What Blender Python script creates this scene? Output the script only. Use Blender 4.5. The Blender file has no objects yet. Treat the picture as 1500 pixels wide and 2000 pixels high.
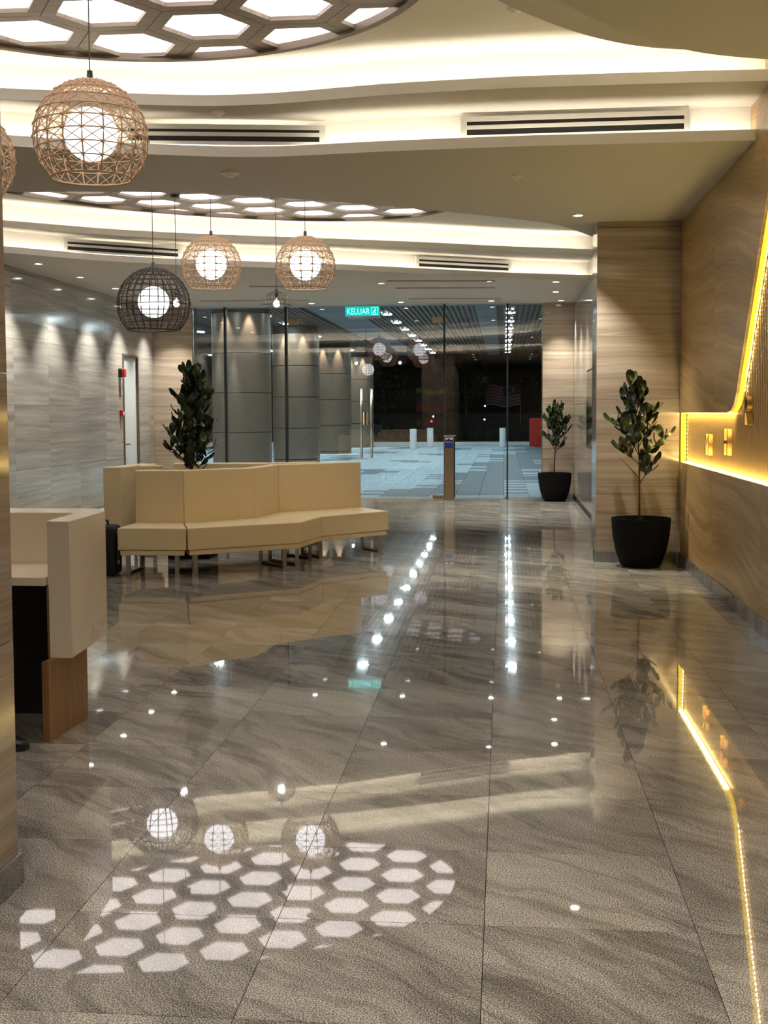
import bpy, bmesh, math, random
import numpy as np
from mathutils import Vector, Matrix
C = bpy.context.scene.collection
S = bpy.context.scene
PI = math.pi

# ------------------------------------------------------------ camera
FPX, CY, PITCH, YAW, ROLL, CAMH = 2400.0, 958.0, math.radians(3.6), math.radians(5.58), 0.005, 1.5
cd = bpy.data.cameras.new('camera')
cd.sensor_fit = 'VERTICAL'; cd.sensor_height = 24.0; cd.sensor_width = 18.0
cd.lens = FPX * 24.0 / 2000.0
cd.shift_y = (CY - 1000.0) / 2000.0
cd.clip_start = 0.05; cd.clip_end = 300
cam = bpy.data.objects.new('camera', cd); C.objects.link(cam)
cam.matrix_world = Matrix.Translation((0, 0, CAMH)) @ Matrix.Rotation(YAW, 4, 'Z') @ Matrix.Rotation(PI/2 - PITCH, 4, 'X') @ Matrix.Rotation(-ROLL, 4, 'Z')
S.camera = cam
# ------------------------------------------------------------ world (night sky)
w = bpy.data.worlds.new('night'); S.world = w; w.use_nodes = True
w.node_tree.nodes['Background'].inputs[0].default_value = (0.10, 0.17, 0.30, 1)
w.node_tree.nodes['Background'].inputs[1].default_value = 0.02
# ------------------------------------------------------------ view
S.view_settings.view_transform = 'Standard'; S.view_settings.look = 'None'
S.view_settings.gamma = 1.0; S.view_settings.use_curve_mapping = False
S.view_settings.exposure = 0.8
S.cycles.use_denoising = True
S.cycles.max_bounces = 8; S.cycles.diffuse_bounces = 4; S.cycles.glossy_bounces = 4
S.cycles.transparent_max_bounces = 12; S.cycles.transmission_bounces = 4
S.cycles.caustics_reflective = False; S.cycles.caustics_refractive = False
S.cycles.sample_clamp_indirect = 6.0
# light strengths
K_COVE, K_HEX, K_GLOBE, K_SPOT, K_OUT = 13.0, 1.7, 2.2, 4.0, 190.0
WARM = (1.0, 0.91, 0.75); NEUT = (1.0, 0.92, 0.78); COOL = (0.52, 0.82, 1.0)

def spot(name, loc, power, size=75, blend=0.6, col=NEUT, r=0.03, parent=None, rot=(0, 0, 0)):
    l = bpy.data.lights.new(name, 'SPOT'); l.energy = power * K_SPOT; l.color = col
    l.spot_size = math.radians(size); l.spot_blend = blend; l.shadow_soft_size = r
    o = bpy.data.objects.new(name, l); C.objects.link(o); o.location = loc; o.rotation_euler = rot
    if parent: o.parent = parent
    return o

# ------------------------------------------------------------ materials
def new_mat(name):
    m = bpy.data.materials.new(name); m.use_nodes = True
    nt = m.node_tree; p = nt.nodes['Principled BSDF']
    return m, nt, p
def N(nt, typ, **kw):
    n = nt.nodes.new(typ)
    for k, v in kw.items(): setattr(n, k, v)
    return n
def mat(name, col, rough=0.5, metal=0.0, spec=0.5, bump=0, bscale=60, var=0.0, ior=None, coat=0):
    m, nt, p = new_mat(name)
    p.inputs['Base Color'].default_value = (*col, 1); p.inputs['Roughness'].default_value = rough
    p.inputs['Metallic'].default_value = metal; p.inputs['Specular IOR Level'].default_value = spec
    if ior: p.inputs['IOR'].default_value = ior
    if coat: p.inputs['Coat Weight'].default_value = coat
    tc = N(nt, 'ShaderNodeTexCoord')
    no = N(nt, 'ShaderNodeTexNoise'); no.inputs['Scale'].default_value = bscale; no.inputs['Detail'].default_value = 4
    nt.links.new(tc.outputs['Object'], no.inputs['Vector'])
    if var:
        mx = N(nt, 'ShaderNodeMix', data_type='RGBA')
        mx.inputs[6].default_value = (*[c*(1-var) for c in col], 1); mx.inputs[7].default_value = (*[min(1, c*(1+var)) for c in col], 1)
        nt.links.new(no.outputs['Fac'], mx.inputs[0]); nt.links.new(mx.outputs[2], p.inputs['Base Color'])
    if bump:
        b = N(nt, 'ShaderNodeBump'); b.inputs['Strength'].default_value = bump; b.inputs['Distance'].default_value = 0.002
        nt.links.new(no.outputs['Fac'], b.inputs['Height']); nt.links.new(b.outputs[0], p.inputs['Normal'])
    return m
def emit(name, col, s):
    m, nt, p = new_mat(name)
    nt.nodes.remove(p); e = N(nt, 'ShaderNodeEmission'); e.inputs[0].default_value = (*col, 1); e.inputs[1].default_value = s
    nt.links.new(e.outputs[0], nt.nodes['Material Output'].inputs[0]); return m
def ramp(nt, stops):
    r = N(nt, 'ShaderNodeValToRGB'); cr = r.color_ramp
    while len(cr.elements) < len(stops): cr.elements.new(0.5)
    for e, (p, c) in zip(cr.elements, stops): e.position = p; e.color = (*c, 1)
    return r
def rnd_coords(nt, scale, rot=(0, 0, 0), spread=30, local=False):
    tc = N(nt, 'ShaderNodeTexCoord'); oi = N(nt, 'ShaderNodeObjectInfo')
    mu = N(nt, 'ShaderNodeVectorMath', operation='SCALE'); co = N(nt, 'ShaderNodeCombineXYZ')
    ge = N(nt, 'ShaderNodeNewGeometry'); sm = N(nt, 'ShaderNodeMath', operation='ADD'); fr = N(nt, 'ShaderNodeMath', operation='FRACT')
    nt.links.new(oi.outputs['Random'], sm.inputs[0]); nt.links.new(ge.outputs['Random Per Island'], sm.inputs[1]); nt.links.new(sm.outputs[0], fr.inputs[0])
    for q in range(3): nt.links.new(fr.outputs[0], co.inputs[q])
    nt.links.new(co.outputs[0], mu.inputs[0]); mu.inputs['Scale'].default_value = spread
    mp = N(nt, 'ShaderNodeMapping'); mp.inputs['Scale'].default_value = scale; mp.inputs['Rotation'].default_value = rot
    nt.links.new(tc.outputs['Object'], mp.inputs[0])
    ad = N(nt, 'ShaderNodeVectorMath', operation='ADD')
    nt.links.new(mp.outputs[0], ad.inputs[0]); nt.links.new(mu.outputs[0], ad.inputs[1])
    return ad, fr
def stone(name, dark, mid, light, rough=0.10, diag=0.0, spread=0.35):
    """wood-vein marble: thin layered horizontal streaks, gently waving"""
    m, nt, p = new_mat(name)
    ad, oi = rnd_coords(nt, (1, 1, 1), (0, 0, 0), spread)
    wn = N(nt, 'ShaderNodeTexNoise'); wn.inputs['Scale'].default_value = 0.55 if not diag else 0.5; wn.inputs['Detail'].default_value = 2 if not diag else 0.6
    nt.links.new(ad.outputs[0], wn.inputs['Vector'])
    sx = N(nt, 'ShaderNodeSeparateXYZ'); nt.links.new(ad.outputs[0], sx.inputs[0])
    # height + wave + slope along the wall
    ma = N(nt, 'ShaderNodeMath', operation='MULTIPLY_ADD'); ma.inputs[1].default_value = 0.14 if not diag else 0.55
    nt.links.new(wn.outputs['Fac'], ma.inputs[0]); nt.links.new(sx.outputs[2], ma.inputs[2])
    sl = N(nt, 'ShaderNodeMath', operation='MULTIPLY_ADD'); sl.inputs[1].default_value = diag
    nt.links.new(sx.outputs[1], sl.inputs[0]); nt.links.new(ma.outputs[0], sl.inputs[2])
    hs = N(nt, 'ShaderNodeMath', operation='MULTIPLY'); hs.inputs[1].default_value = 13.0
    nt.links.new(sl.outputs[0], hs.inputs[0])
    lx = N(nt, 'ShaderNodeMath', operation='MULTIPLY'); lx.inputs[1].default_value = 0.35; nt.links.new(sx.outputs[0], lx.inputs[0])
    ly = N(nt, 'ShaderNodeMath', operation='MULTIPLY'); ly.inputs[1].default_value = 0.35; nt.links.new(sx.outputs[1], ly.inputs[0])
    cb = N(nt, 'ShaderNodeCombineXYZ'); nt.links.new(lx.outputs[0], cb.inputs[0]); nt.links.new(ly.outputs[0], cb.inputs[1]); nt.links.new(hs.outputs[0], cb.inputs[2])
    n1 = N(nt, 'ShaderNodeTexNoise'); n1.inputs['Scale'].default_value = 1.0; n1.inputs['Detail'].default_value = 9; n1.inputs['Roughness'].default_value = 0.68
    nt.links.new(cb.outputs[0], n1.inputs['Vector'])
    r = ramp(nt, [(0.28, dark), (0.47, mid), (0.60, [0.5*(a+b) for a, b in zip(mid, light)]), (0.72, light)])
    nt.links.new(n1.outputs['Fac'], r.inputs[0])
    # thin pale threads
    n2 = N(nt, 'ShaderNodeTexNoise'); n2.inputs['Scale'].default_value = 0.55; n2.inputs['Detail'].default_value = 3
    nt.links.new(cb.outputs[0], n2.inputs['Vector'])
    r2 = ramp(nt, [(0.485, (0, 0, 0)), (0.50, (1, 1, 1)), (0.515, (0, 0, 0))]); nt.links.new(n2.outputs['Fac'], r2.inputs[0])
    mf = N(nt, 'ShaderNodeMath', operation='MULTIPLY'); mf.inputs[1].default_value = 0.45; nt.links.new(r2.outputs[0], mf.inputs[0])
    mx = N(nt, 'ShaderNodeMix', data_type='RGBA'); nt.links.new(mf.outputs[0], mx.inputs[0]); nt.links.new(r.outputs[0], mx.inputs[6])
    mx.inputs[7].default_value = (*light, 1)
    hv = N(nt, 'ShaderNodeHueSaturation'); nt.links.new(mx.outputs[2], hv.inputs['Color'])
    mr = N(nt, 'ShaderNodeMapRange'); mr.inputs[3].default_value = 0.9; mr.inputs[4].default_value = 1.1
    nt.links.new(oi.outputs[0], mr.inputs[0]); nt.links.new(mr.outputs[0], hv.inputs['Value'])
    nt.links.new(hv.outputs[0], p.inputs['Base Color'])
    p.inputs['Roughness'].default_value = rough; p.inputs['IOR'].default_value = 1.6
    return m
def granite(name, tint=(1, 1, 1), rough=0.035, ior=1.9, k=1.0):
    m, nt, p = new_mat(name)
    ad, oi = rnd_coords(nt, (1, 1, 1), (0, 0, 0), 1.2)
    wp = N(nt, 'ShaderNodeTexNoise'); wp.inputs['Scale'].default_value = 1.1; wp.inputs['Detail'].default_value = 3
    nt.links.new(ad.outputs[0], wp.inputs['Vector'])
    wv = N(nt, 'ShaderNodeVectorMath', operation='MULTIPLY_ADD'); wv.inputs[1].default_value = (0.55, 0.55, 0)
    nt.links.new(wp.outputs['Color'], wv.inputs[0]); nt.links.new(ad.outputs[0], wv.inputs[2])
    ro = N(nt, 'ShaderNodeMapping'); ro.inputs['Rotation'].default_value = (0, 0, math.radians(42)); nt.links.new(wv.outputs[0], ro.inputs[0])
    mp = N(nt, 'ShaderNodeMapping'); mp.inputs['Scale'].default_value = (0.6, 3.2, 1); nt.links.new(ro.outputs[0], mp.inputs[0])
    n1 = N(nt, 'ShaderNodeTexNoise'); n1.inputs['Scale'].default_value = 1.5; n1.inputs['Detail'].default_value = 8; n1.inputs['Roughness'].default_value = 0.66
    nt.links.new(mp.outputs[0], n1.inputs['Vector'])
    t = lambda v: tuple(v*k*x for x in tint)
    r1 = ramp(nt, [(0.30, t(0.09)), (0.44, t(0.15)), (0.52, t(0.20)), (0.62, t(0.23)), (0.75, t(0.28))]); nt.links.new(n1.outputs['Fac'], r1.inputs[0])
    m2 = N(nt, 'ShaderNodeMapping'); m2.inputs['Scale'].default_value = (0.5, 2.6, 1)
    nt.links.new(ro.outputs[0], m2.inputs[0])
    nv = N(nt, 'ShaderNodeTexNoise'); nv.inputs['Scale'].default_value = 1.1; nv.inputs['Detail'].default_value = 6; nv.inputs['Roughness'].default_value = 0.55
    nt.links.new(m2.outputs[0], nv.inputs['Vector'])
    rv = ramp(nt, [(0.47, (1, 1, 1)), (0.495, (0.45, 0.45, 0.45)), (0.51, (0.6, 0.6, 0.6)), (0.54, (1, 1, 1))]); nt.links.new(nv.outputs['Fac'], rv.inputs[0])
    mv = N(nt, 'ShaderNodeMix', data_type='RGBA', blend_type='MULTIPLY'); mv.inputs[0].default_value = 0.55
    nt.links.new(r1.outputs[0], mv.inputs[6]); nt.links.new(rv.outputs[0], mv.inputs[7])
    tc = N(nt, 'ShaderNodeTexCoord')
    sp = N(nt, 'ShaderNodeTexNoise'); sp.inputs['Scale'].default_value = 240; sp.inputs['Detail'].default_value = 3
    nt.links.new(tc.outputs['Object'], sp.inputs['Vector'])
    r2 = ramp(nt, [(0.38, (0.22, 0.22, 0.22)), (0.5, (0.9, 0.9, 0.9)), (0.64, (2.1, 2.1, 2.1))]); nt.links.new(sp.outputs['Fac'], r2.inputs[0])
    mx = N(nt, 'ShaderNodeMix', data_type='RGBA', blend_type='MULTIPLY'); mx.inputs[0].default_value = 1.0
    nt.links.new(mv.outputs[2], mx.inputs[6]); nt.links.new(r2.outputs[0], mx.inputs[7])
    hv = N(nt, 'ShaderNodeHueSaturation'); nt.links.new(mx.outputs[2], hv.inputs['Color'])
    mr = N(nt, 'ShaderNodeMapRange'); mr.inputs[3].default_value = 0.85; mr.inputs[4].default_value = 1.15
    nt.links.new(oi.outputs[0], mr.inputs[0]); nt.links.new(mr.outputs[0], hv.inputs['Value'])
    nt.links.new(hv.outputs[0], p.inputs['Base Color'])
    p.inputs['Roughness'].default_value = rough; p.inputs['IOR'].default_value = ior
    p.inputs['Coat Weight'].default_value = 0.15; p.inputs['Coat Roughness'].default_value = 0.14
    return m
def wood(name, a, b, axis=2):
    m, nt, p = new_mat(name)
    sc = [14, 14, 14]; sc[axis] = 0.8
    ad, oi = rnd_coords(nt, sc, spread=9)
    n = N(nt, 'ShaderNodeTexNoise'); n.inputs['Scale'].default_value = 3; n.inputs['Detail'].default_value = 6
    nt.links.new(ad.outputs[0], n.inputs['Vector'])
    r = ramp(nt, [(0.3, a), (0.7, b)]); nt.links.new(n.outputs['Fac'], r.inputs[0]); nt.links.new(r.outputs[0], p.inputs['Base Color'])
    p.inputs['Roughness'].default_value = 0.35
    return m
def glass(name, tint=(0.93, 0.985, 0.98), refl=2.3):
    m, nt, p = new_mat(name); nt.nodes.remove(p)
    t = N(nt, 'ShaderNodeBsdfTransparent'); t.inputs[0].default_value = (*tint, 1)
    g = N(nt, 'ShaderNodeBsdfGlossy'); g.inputs['Roughness'].default_value = 0.0; g.inputs[0].default_value = (1, 1, 1, 1)
    f = N(nt, 'ShaderNodeFresnel'); f.inputs[0].default_value = refl
    mx = N(nt, 'ShaderNodeMixShader'); nt.links.new(f.outputs[0], mx.inputs[0]); nt.links.new(t.outputs[0], mx.inputs[1]); nt.links.new(g.outputs[0], mx.inputs[2])
    nt.links.new(mx.outputs[0], nt.nodes['Material Output'].inputs[0]); return m

M = dict(
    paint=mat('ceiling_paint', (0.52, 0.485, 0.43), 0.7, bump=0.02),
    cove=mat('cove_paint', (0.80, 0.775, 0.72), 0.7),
    led=emit('cove_led', WARM, K_COVE),
    hexp=emit('hexagon_diffuser', (1.0, 0.90, 0.86), K_HEX),
    hexw=wood('hexagon_wood', (0.17, 0.125, 0.09), (0.30, 0.235, 0.175), 0),
    rim=mat('rim_bronze', (0.17, 0.13, 0.095), 0.45, metal=0.2),
    st_grey=stone('vein_marble_grey', (0.20, 0.185, 0.165), (0.33, 0.31, 0.28), (0.47, 0.45, 0.41)),
    st_tan=stone('vein_marble_tan', (0.175, 0.132, 0.096), (0.34, 0.267, 0.198), (0.50, 0.415, 0.325)),
    st_gold=stone('vein_marble_gold', (0.25, 0.145, 0.045), (0.38, 0.24, 0.085), (0.66, 0.46, 0.20), rough=0.32, diag=-0.10, spread=0.3),
    floor=granite('floor_granite', (1.0, 0.93, 0.80), rough=0.02, ior=1.66, k=1.85),
    grout=mat('grout', (0.03, 0.028, 0.025), 0.6),
    skirt=granite('skirting_granite', (1, 0.97, 0.93), rough=0.15, ior=1.5),
    back=mat('wall_core', (0.05, 0.045, 0.04), 0.9),
    white=mat('white_metal', (0.78, 0.77, 0.74), 0.4),
    black=mat('black_plastic', (0.012, 0.012, 0.013), 0.35),
    slotb=mat('slot_black', (0.006, 0.006, 0.006), 0.6),
    rattan=mat('rattan', (0.50, 0.33, 0.19), 0.55, var=0.35, bscale=90),
    dark_rattan=mat('dark_rattan', (0.035, 0.022, 0.017), 0.5, var=0.3, bscale=90),
    globe=emit('opal_globe', (1.0, 0.97, 1.0), K_GLOBE),
    bulb=emit('bare_bulb', (1.0, 0.93, 0.78), 45),
    vinyl=mat('cream_vinyl', (0.84, 0.70, 0.44), 0.42, bump=0.25, bscale=400, var=0.03),
    seam=mat('seam_shadow', (0.12, 0.085, 0.05), 0.8),
    steel=mat('brushed_steel', (0.62, 0.58, 0.50), 0.25, metal=1.0),
    bronze=mat('bronze_steel', (0.38, 0.30, 0.20), 0.28, metal=1.0),
    marble=None, oak=wood('desk_oak', (0.22, 0.10, 0.035), (0.34, 0.17, 0.065)),
    dark_wood=mat('dark_carcass', (0.02, 0.013, 0.01), 0.6),
    pot=mat('black_planter', (0.003, 0.003, 0.0035), 0.75, spec=0.15, bump=0.1, bscale=200),
    soil=mat('soil', (0.03, 0.02, 0.014), 0.95, bump=0.8, bscale=120, var=0.4),
    bark=mat('bark', (0.045, 0.033, 0.023), 0.8, bump=0.5, bscale=150, var=0.3),
    leaf=None,
    glass=glass('clear_glass'),
    seal=mat('dark_seal', (0.01, 0.012, 0.013), 0.4),
    gold=mat('gold_metal', (0.36, 0.21, 0.08), 0.5, metal=1.0),
    strip=emit('yellow_strip', (1.0, 0.66, 0.03), 1.3),
    strip_b=emit('niche_led', (1.0, 0.78, 0.28), 22.0),
    bead=emit('led_bead', (1.0, 0.86, 0.55), 60.0),
    flute=mat('fluted_panel', (0.55, 0.36, 0.15), 0.24, metal=0.45),
    lamp=emit('downlight_disc', (1.0, 0.93, 0.8), 14.0),
    lampc=emit('downlight_cool', (0.95, 1.0, 0.98), 14.0),
    lampo=emit('outdoor_lamp', (0.78, 0.95, 1.0), K_OUT),
    colm=mat('column_panel', (0.21, 0.15, 0.105), 0.32, metal=0.25, var=0.06, bscale=3),
    ostrip=mat('outdoor_ceiling_slat', (0.018, 0.023, 0.026), 0.5),
    odark=mat('outdoor_dark', (0.007, 0.008, 0.008), 0.7),
    oplain=mat('outdoor_ceiling_plain', (0.12, 0.16, 0.18), 0.7),
    obol=mat('bollard_white', (0.72, 0.75, 0.74), 0.5),
    kerb=mat('kerb_stone', (0.62, 0.62, 0.58), 0.7, var=0.1),
    grass=mat('night_lawn', (0.03, 0.06, 0.02), 0.9, var=0.5, bscale=30, bump=0.6),
    hedge=mat('night_foliage', (0.018, 0.035, 0.014), 0.9, var=0.6, bscale=12, bump=1),
    red=mat('red_enamel', (0.50, 0.02, 0.015), 0.35),
    doorw=mat('door_paint', (0.62, 0.66, 0.68), 0.45),
    sign=emit('exit_sign_face', (0.0, 0.62, 0.55), 0.6),
    signt=emit('exit_sign_text', (0.45, 1.0, 0.95), 0.9),
    skin=mat('skin', (0.45, 0.26, 0.17), 0.5), cloth=mat('black_cloth', (0.012, 0.012, 0.014), 0.85, bump=0.4, bscale=300),
    hair=mat('black_hair', (0.01, 0.008, 0.007), 0.5),
    flagy=mat('flag_yellow', (0.2, 0.2, 0.02), 0.8), flagr=mat('flag_red', (0.16, 0.015, 0.015), 0.8),
    flagg=mat('flag_blue', (0.015, 0.015, 0.05), 0.8), flagw=mat('flag_white', (0.22, 0.20, 0.20), 0.8),
    screen=mat('blue_screen', (0.02, 0.06, 0.32), 0.2), chalk=mat('cream_sticker', (0.75, 0.7, 0.55), 0.6),
    sigr=emit('red_signal', (1, 0.03, 0.02), 3), sigw=emit('white_signal', (1, 0.95, 0.85), 3),
)
def marble():
    m, nt, p = new_mat('cream_marble')
    tc = N(nt, 'ShaderNodeTexCoord')
    n0 = N(nt, 'ShaderNodeTexNoise'); n0.inputs['Scale'].default_value = 1.6; n0.inputs['Detail'].default_value = 4
    nt.links.new(tc.outputs['Object'], n0.inputs['Vector'])
    r = ramp(nt, [(0.55, (0, 0, 0)), (0.565, (1, 1, 1)), (0.585, (0, 0, 0))]); nt.links.new(n0.outputs['Fac'], r.inputs[0])
    f = N(nt, 'ShaderNodeMath', operation='MULTIPLY'); f.inputs[1].default_value = 0.3; nt.links.new(r.outputs[0], f.inputs[0])
    mx = N(nt, 'ShaderNodeMix', data_type='RGBA'); nt.links.new(f.outputs[0], mx.inputs[0])
    mx.inputs[6].default_value = (0.84, 0.73, 0.58, 1); mx.inputs[7].default_value = (0.38, 0.28, 0.18, 1)
    nt.links.new(mx.outputs[2], p.inputs['Base Color']); p.inputs['Roughness'].default_value = 0.18
    return m
M['marble'] = marble()
def leafm():
    m, nt, p = new_mat('glossy_leaf')
    oi = N(nt, 'ShaderNodeObjectInfo'); r = ramp(nt, [(0.0, (0.005, 0.011, 0.003)), (0.6, (0.014, 0.030, 0.007)), (1.0, (0.045, 0.075, 0.014))])
    nt.links.new(oi.outputs['Random'], r.inputs[0]); nt.links.new(r.outputs[0], p.inputs['Base Color']); p.inputs['Roughness'].default_value = 0.32
    return m
M['leaf'] = leafm()
def paving():
    m, nt, p = new_mat('paving_stone')
    oi = N(nt, 'ShaderNodeTexCoord')
    n = N(nt, 'ShaderNodeTexNoise'); n.inputs['Scale'].default_value = 3; n.inputs['Detail'].default_value = 5
    nt.links.new(oi.outputs['Object'], n.inputs['Vector'])
    r = ramp(nt, [(0.3, (0.32, 0.43, 0.50)), (0.7, (0.42, 0.55, 0.62))]); nt.links.new(n.outputs['Fac'], r.inputs[0]); nt.links.new(r.outputs[0], p.inputs['Base Color'])
    p.inputs['Roughness'].default_value = 0.6
    return m
M['pave'] = paving(); M['paveg'] = mat('paving_grey', (0.11, 0.15, 0.18), 0.6, var=0.15, bscale=5)

# ------------------------------------------------------------ mesh helpers
class MB:
    def __init__(s): s.v = []; s.f = []
    def add(s, v, f):
        o = len(s.v); s.v += [tuple(p) for p in v]; s.f += [tuple(i + o for i in q) for q in f]; return s
    def box(s, x0, x1, y0, y1, z0, z1):
        return s.add([(x0,y0,z0),(x1,y0,z0),(x1,y1,z0),(x0,y1,z0),(x0,y0,z1),(x1,y0,z1),(x1,y1,z1),(x0,y1,z1)],
                     [(3,2,1,0),(4,5,6,7),(0,1,5,4),(1,2,6,5),(2,3,7,6),(3,0,4,7)])
    def prism(s, poly, z0, z1):
        a = sum(poly[i][0]*poly[(i+1) % len(poly)][1] - poly[(i+1) % len(poly)][0]*poly[i][1] for i in range(len(poly)))
        if a < 0: poly = poly[::-1]
        n = len(poly)
        return s.add([(x, y, z0) for x, y in poly] + [(x, y, z1) for x, y in poly],
                     [tuple(range(n))[::-1], tuple(range(n, 2*n))] + [(i, (i+1) % n, n+(i+1) % n, n+i) for i in range(n)])
    def tube(s, pts, r, n=6, cap=True, r1=None):
        pts = [Vector(p) for p in pts]; k = len(pts); o = len(s.v); ref = None
        for i, p in enumerate(pts):
            d = (pts[min(i+1, k-1)] - pts[max(i-1, 0)]).normalized()
            if ref is None: ref = Vector((0, 0, 1)) if abs(d.z) < 0.9 else Vector((1, 0, 0))
            a = d.cross(ref).normalized(); b = d.cross(a).normalized(); ref = b.cross(d) if False else ref
            rr = r if r1 is None else r + (r1-r)*i/(k-1)
            for j in range(n):
                t = 2*PI*j/n; s.v.append(tuple(p + a*math.cos(t)*rr + b*math.sin(t)*rr))
        for i in range(k-1):
            for j in range(n): s.f.append((o+i*n+j, o+i*n+(j+1) % n, o+(i+1)*n+(j+1) % n, o+(i+1)*n+j))
        if cap: s.f.append(tuple(o+j for j in range(n))[::-1]); s.f.append(tuple(o+(k-1)*n+j for j in range(n)))
        return s
    def lathe(s, prof, n=24, cx=0, cy=0, cap=True):
        o = len(s.v)
        for r, z in prof:
            for j in range(n): s.v.append((cx+r*math.cos(2*PI*j/n), cy+r*math.sin(2*PI*j/n), z))
        for i in range(len(prof)-1):
            for j in range(n): s.f.append((o+i*n+j, o+i*n+(j+1) % n, o+(i+1)*n+(j+1) % n, o+(i+1)*n+j))
        if cap: s.f.append(tuple(o+j for j in range(n))[::-1]); s.f.append(tuple(o+(len(prof)-1)*n+j for j in range(n)))
        return s
    def build(s, name, m, parent=None, smooth=False, bevel=0, seg=2, loc=None, sharp=None):
        me = bpy.data.meshes.new(name); me.from_pydata(s.v, [], s.f); me.update()
        if smooth:
            for p in me.polygons: p.use_smooth = True
            if sharp: me.set_sharp_from_angle(angle=math.radians(sharp))
        me.materials.append(m)
        o = bpy.data.objects.new(name, me); C.objects.link(o)
        if parent: o.parent = parent
        if loc: o.location = loc
        if bevel:
            b = o.modifiers.new('bevel', 'BEVEL'); b.width = bevel; b.segments = seg; b.limit_method = 'ANGLE'; b.angle_limit = math.radians(40)
            for p in me.polygons: p.use_smooth = True
            me.set_sharp_from_angle(angle=math.radians(40)) if seg < 2 else None
            wn = o.modifiers.new('wn', 'WEIGHTED_NORMAL'); wn.keep_sharp = True
        return o
def inst(src, name, parent, loc=(0, 0, 0), rot=(0, 0, 0), scale=None):
    o = src.copy(); o.name = name; C.objects.link(o); o.parent = parent; o.location = loc; o.rotation_euler = rot
    if scale: o.scale = scale
    return o
def thing(name, label, cat, loc=(0, 0, 0), rz=0, group=None):
    o = bpy.data.objects.new(name, None); C.objects.link(o); o.location = loc; o.rotation_euler = (0, 0, rz); o.empty_display_size = 0.1
    o['label'] = label; o['category'] = cat
    if group: o['group'] = group
    return o
def tag(o, label, cat, group=None):
    o['label'] = label; o['category'] = cat
    if group: o['group'] = group
    return o
def struct(o, label, cat):
    o['kind'] = 'structure'; o['label'] = label; o['category'] = cat; return o
def sempty(name, label, cat):
    o = bpy.data.objects.new(name, None); C.objects.link(o); return struct(o, label, cat)
def copy_thing(root, label, loc, rz=0):
    r = root.copy(); C.objects.link(r); r.location = loc; r.rotation_euler = (0, 0, rz); r['label'] = label
    for ch in list(root.children):
        c = ch.copy(); C.objects.link(c); c.parent = r
        for g in ch.children:
            d = g.copy(); C.objects.link(d); d.parent = c
    return r

H, Z2, Z3 = 3.37, 3.64, 3.93
XL, XR, YB, YG = -6.18, 1.73, -8.0, 21.4
PF, PX = 12.4, 0.915         # right pillar front and left face
# ------------------------------------------------------------ floor
fl = struct(MB().box(XL-0.1, XR+0.1, YB-0.1, YG+0.12, -0.12, -0.012).build('floor', M['grout']), 'polished grey brown granite floor of large veined slabs', 'floor')
T = 0.612; gap = 0.0022
tiles = []
x0 = -0.056 - 12*T
i = 0
while x0 + i*T < XR:
    xa = max(x0+i*T, XL); xb = min(x0+(i+1)*T, XR); i += 1
    if xb - xa < 0.03: continue
    j = 0; y0 = 3.525 - 11*T
    while y0 + j*T < YG+0.1:
        ya = max(y0+j*T, YB); yb = min(y0+(j+1)*T, YG+0.1); j += 1
        if yb - ya < 0.03: continue
        tiles.append((xa, xb, ya, yb))
def tile_rank(t):
    cx, cy = (t[0]+t[1])/2, (t[2]+t[3])/2
    px = 985 + cx*2400/max(cy, .1)
    vis = cy > 2.6 and -60 < px < 1560 and not (cx < -2.1 and cy < 6.3)
    return (0 if vis else 1, cy)
tiles.sort(key=tile_rank)
random.seed(4)
def tile_mb(mb, t, tilt):
    xa, xb, ya, yb = t[0]+gap/2, t[1]-gap/2, t[2]+gap/2, t[3]-gap/2
    cx, cy = (xa+xb)/2, (ya+yb)/2; b = 0.0012
    f = lambda x, y: (x-cx)*tilt[0] + (y-cy)*tilt[1]
    v = [(xa, ya, -0.012), (xb, ya, -0.012), (xb, yb, -0.012), (xa, yb, -0.012)]
    v += [(x, y, f(x, y)) for x, y in ((xa, ya), (xb, ya), (xb, yb), (xa, yb))]
    fs = [(4, 5, 6, 7)]
    for k in range(4):
        n = (k+1) % 4; fs += [(k, n, 4+n, 4+k)]
    mb.add(v, fs)
rest = MB()
for k, t in enumerate(tiles):
    tilt = (random.gauss(0, 0.00035), random.gauss(0, 0.00035))
    if k < 298:
        mb = MB(); tile_mb(mb, t, tilt); mb.build('tile', M['floor'], fl)
    else: tile_mb(rest, t, tilt)
r = rest.build('tile', M['floor'], fl); r['kind'] = 'stuff'

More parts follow.
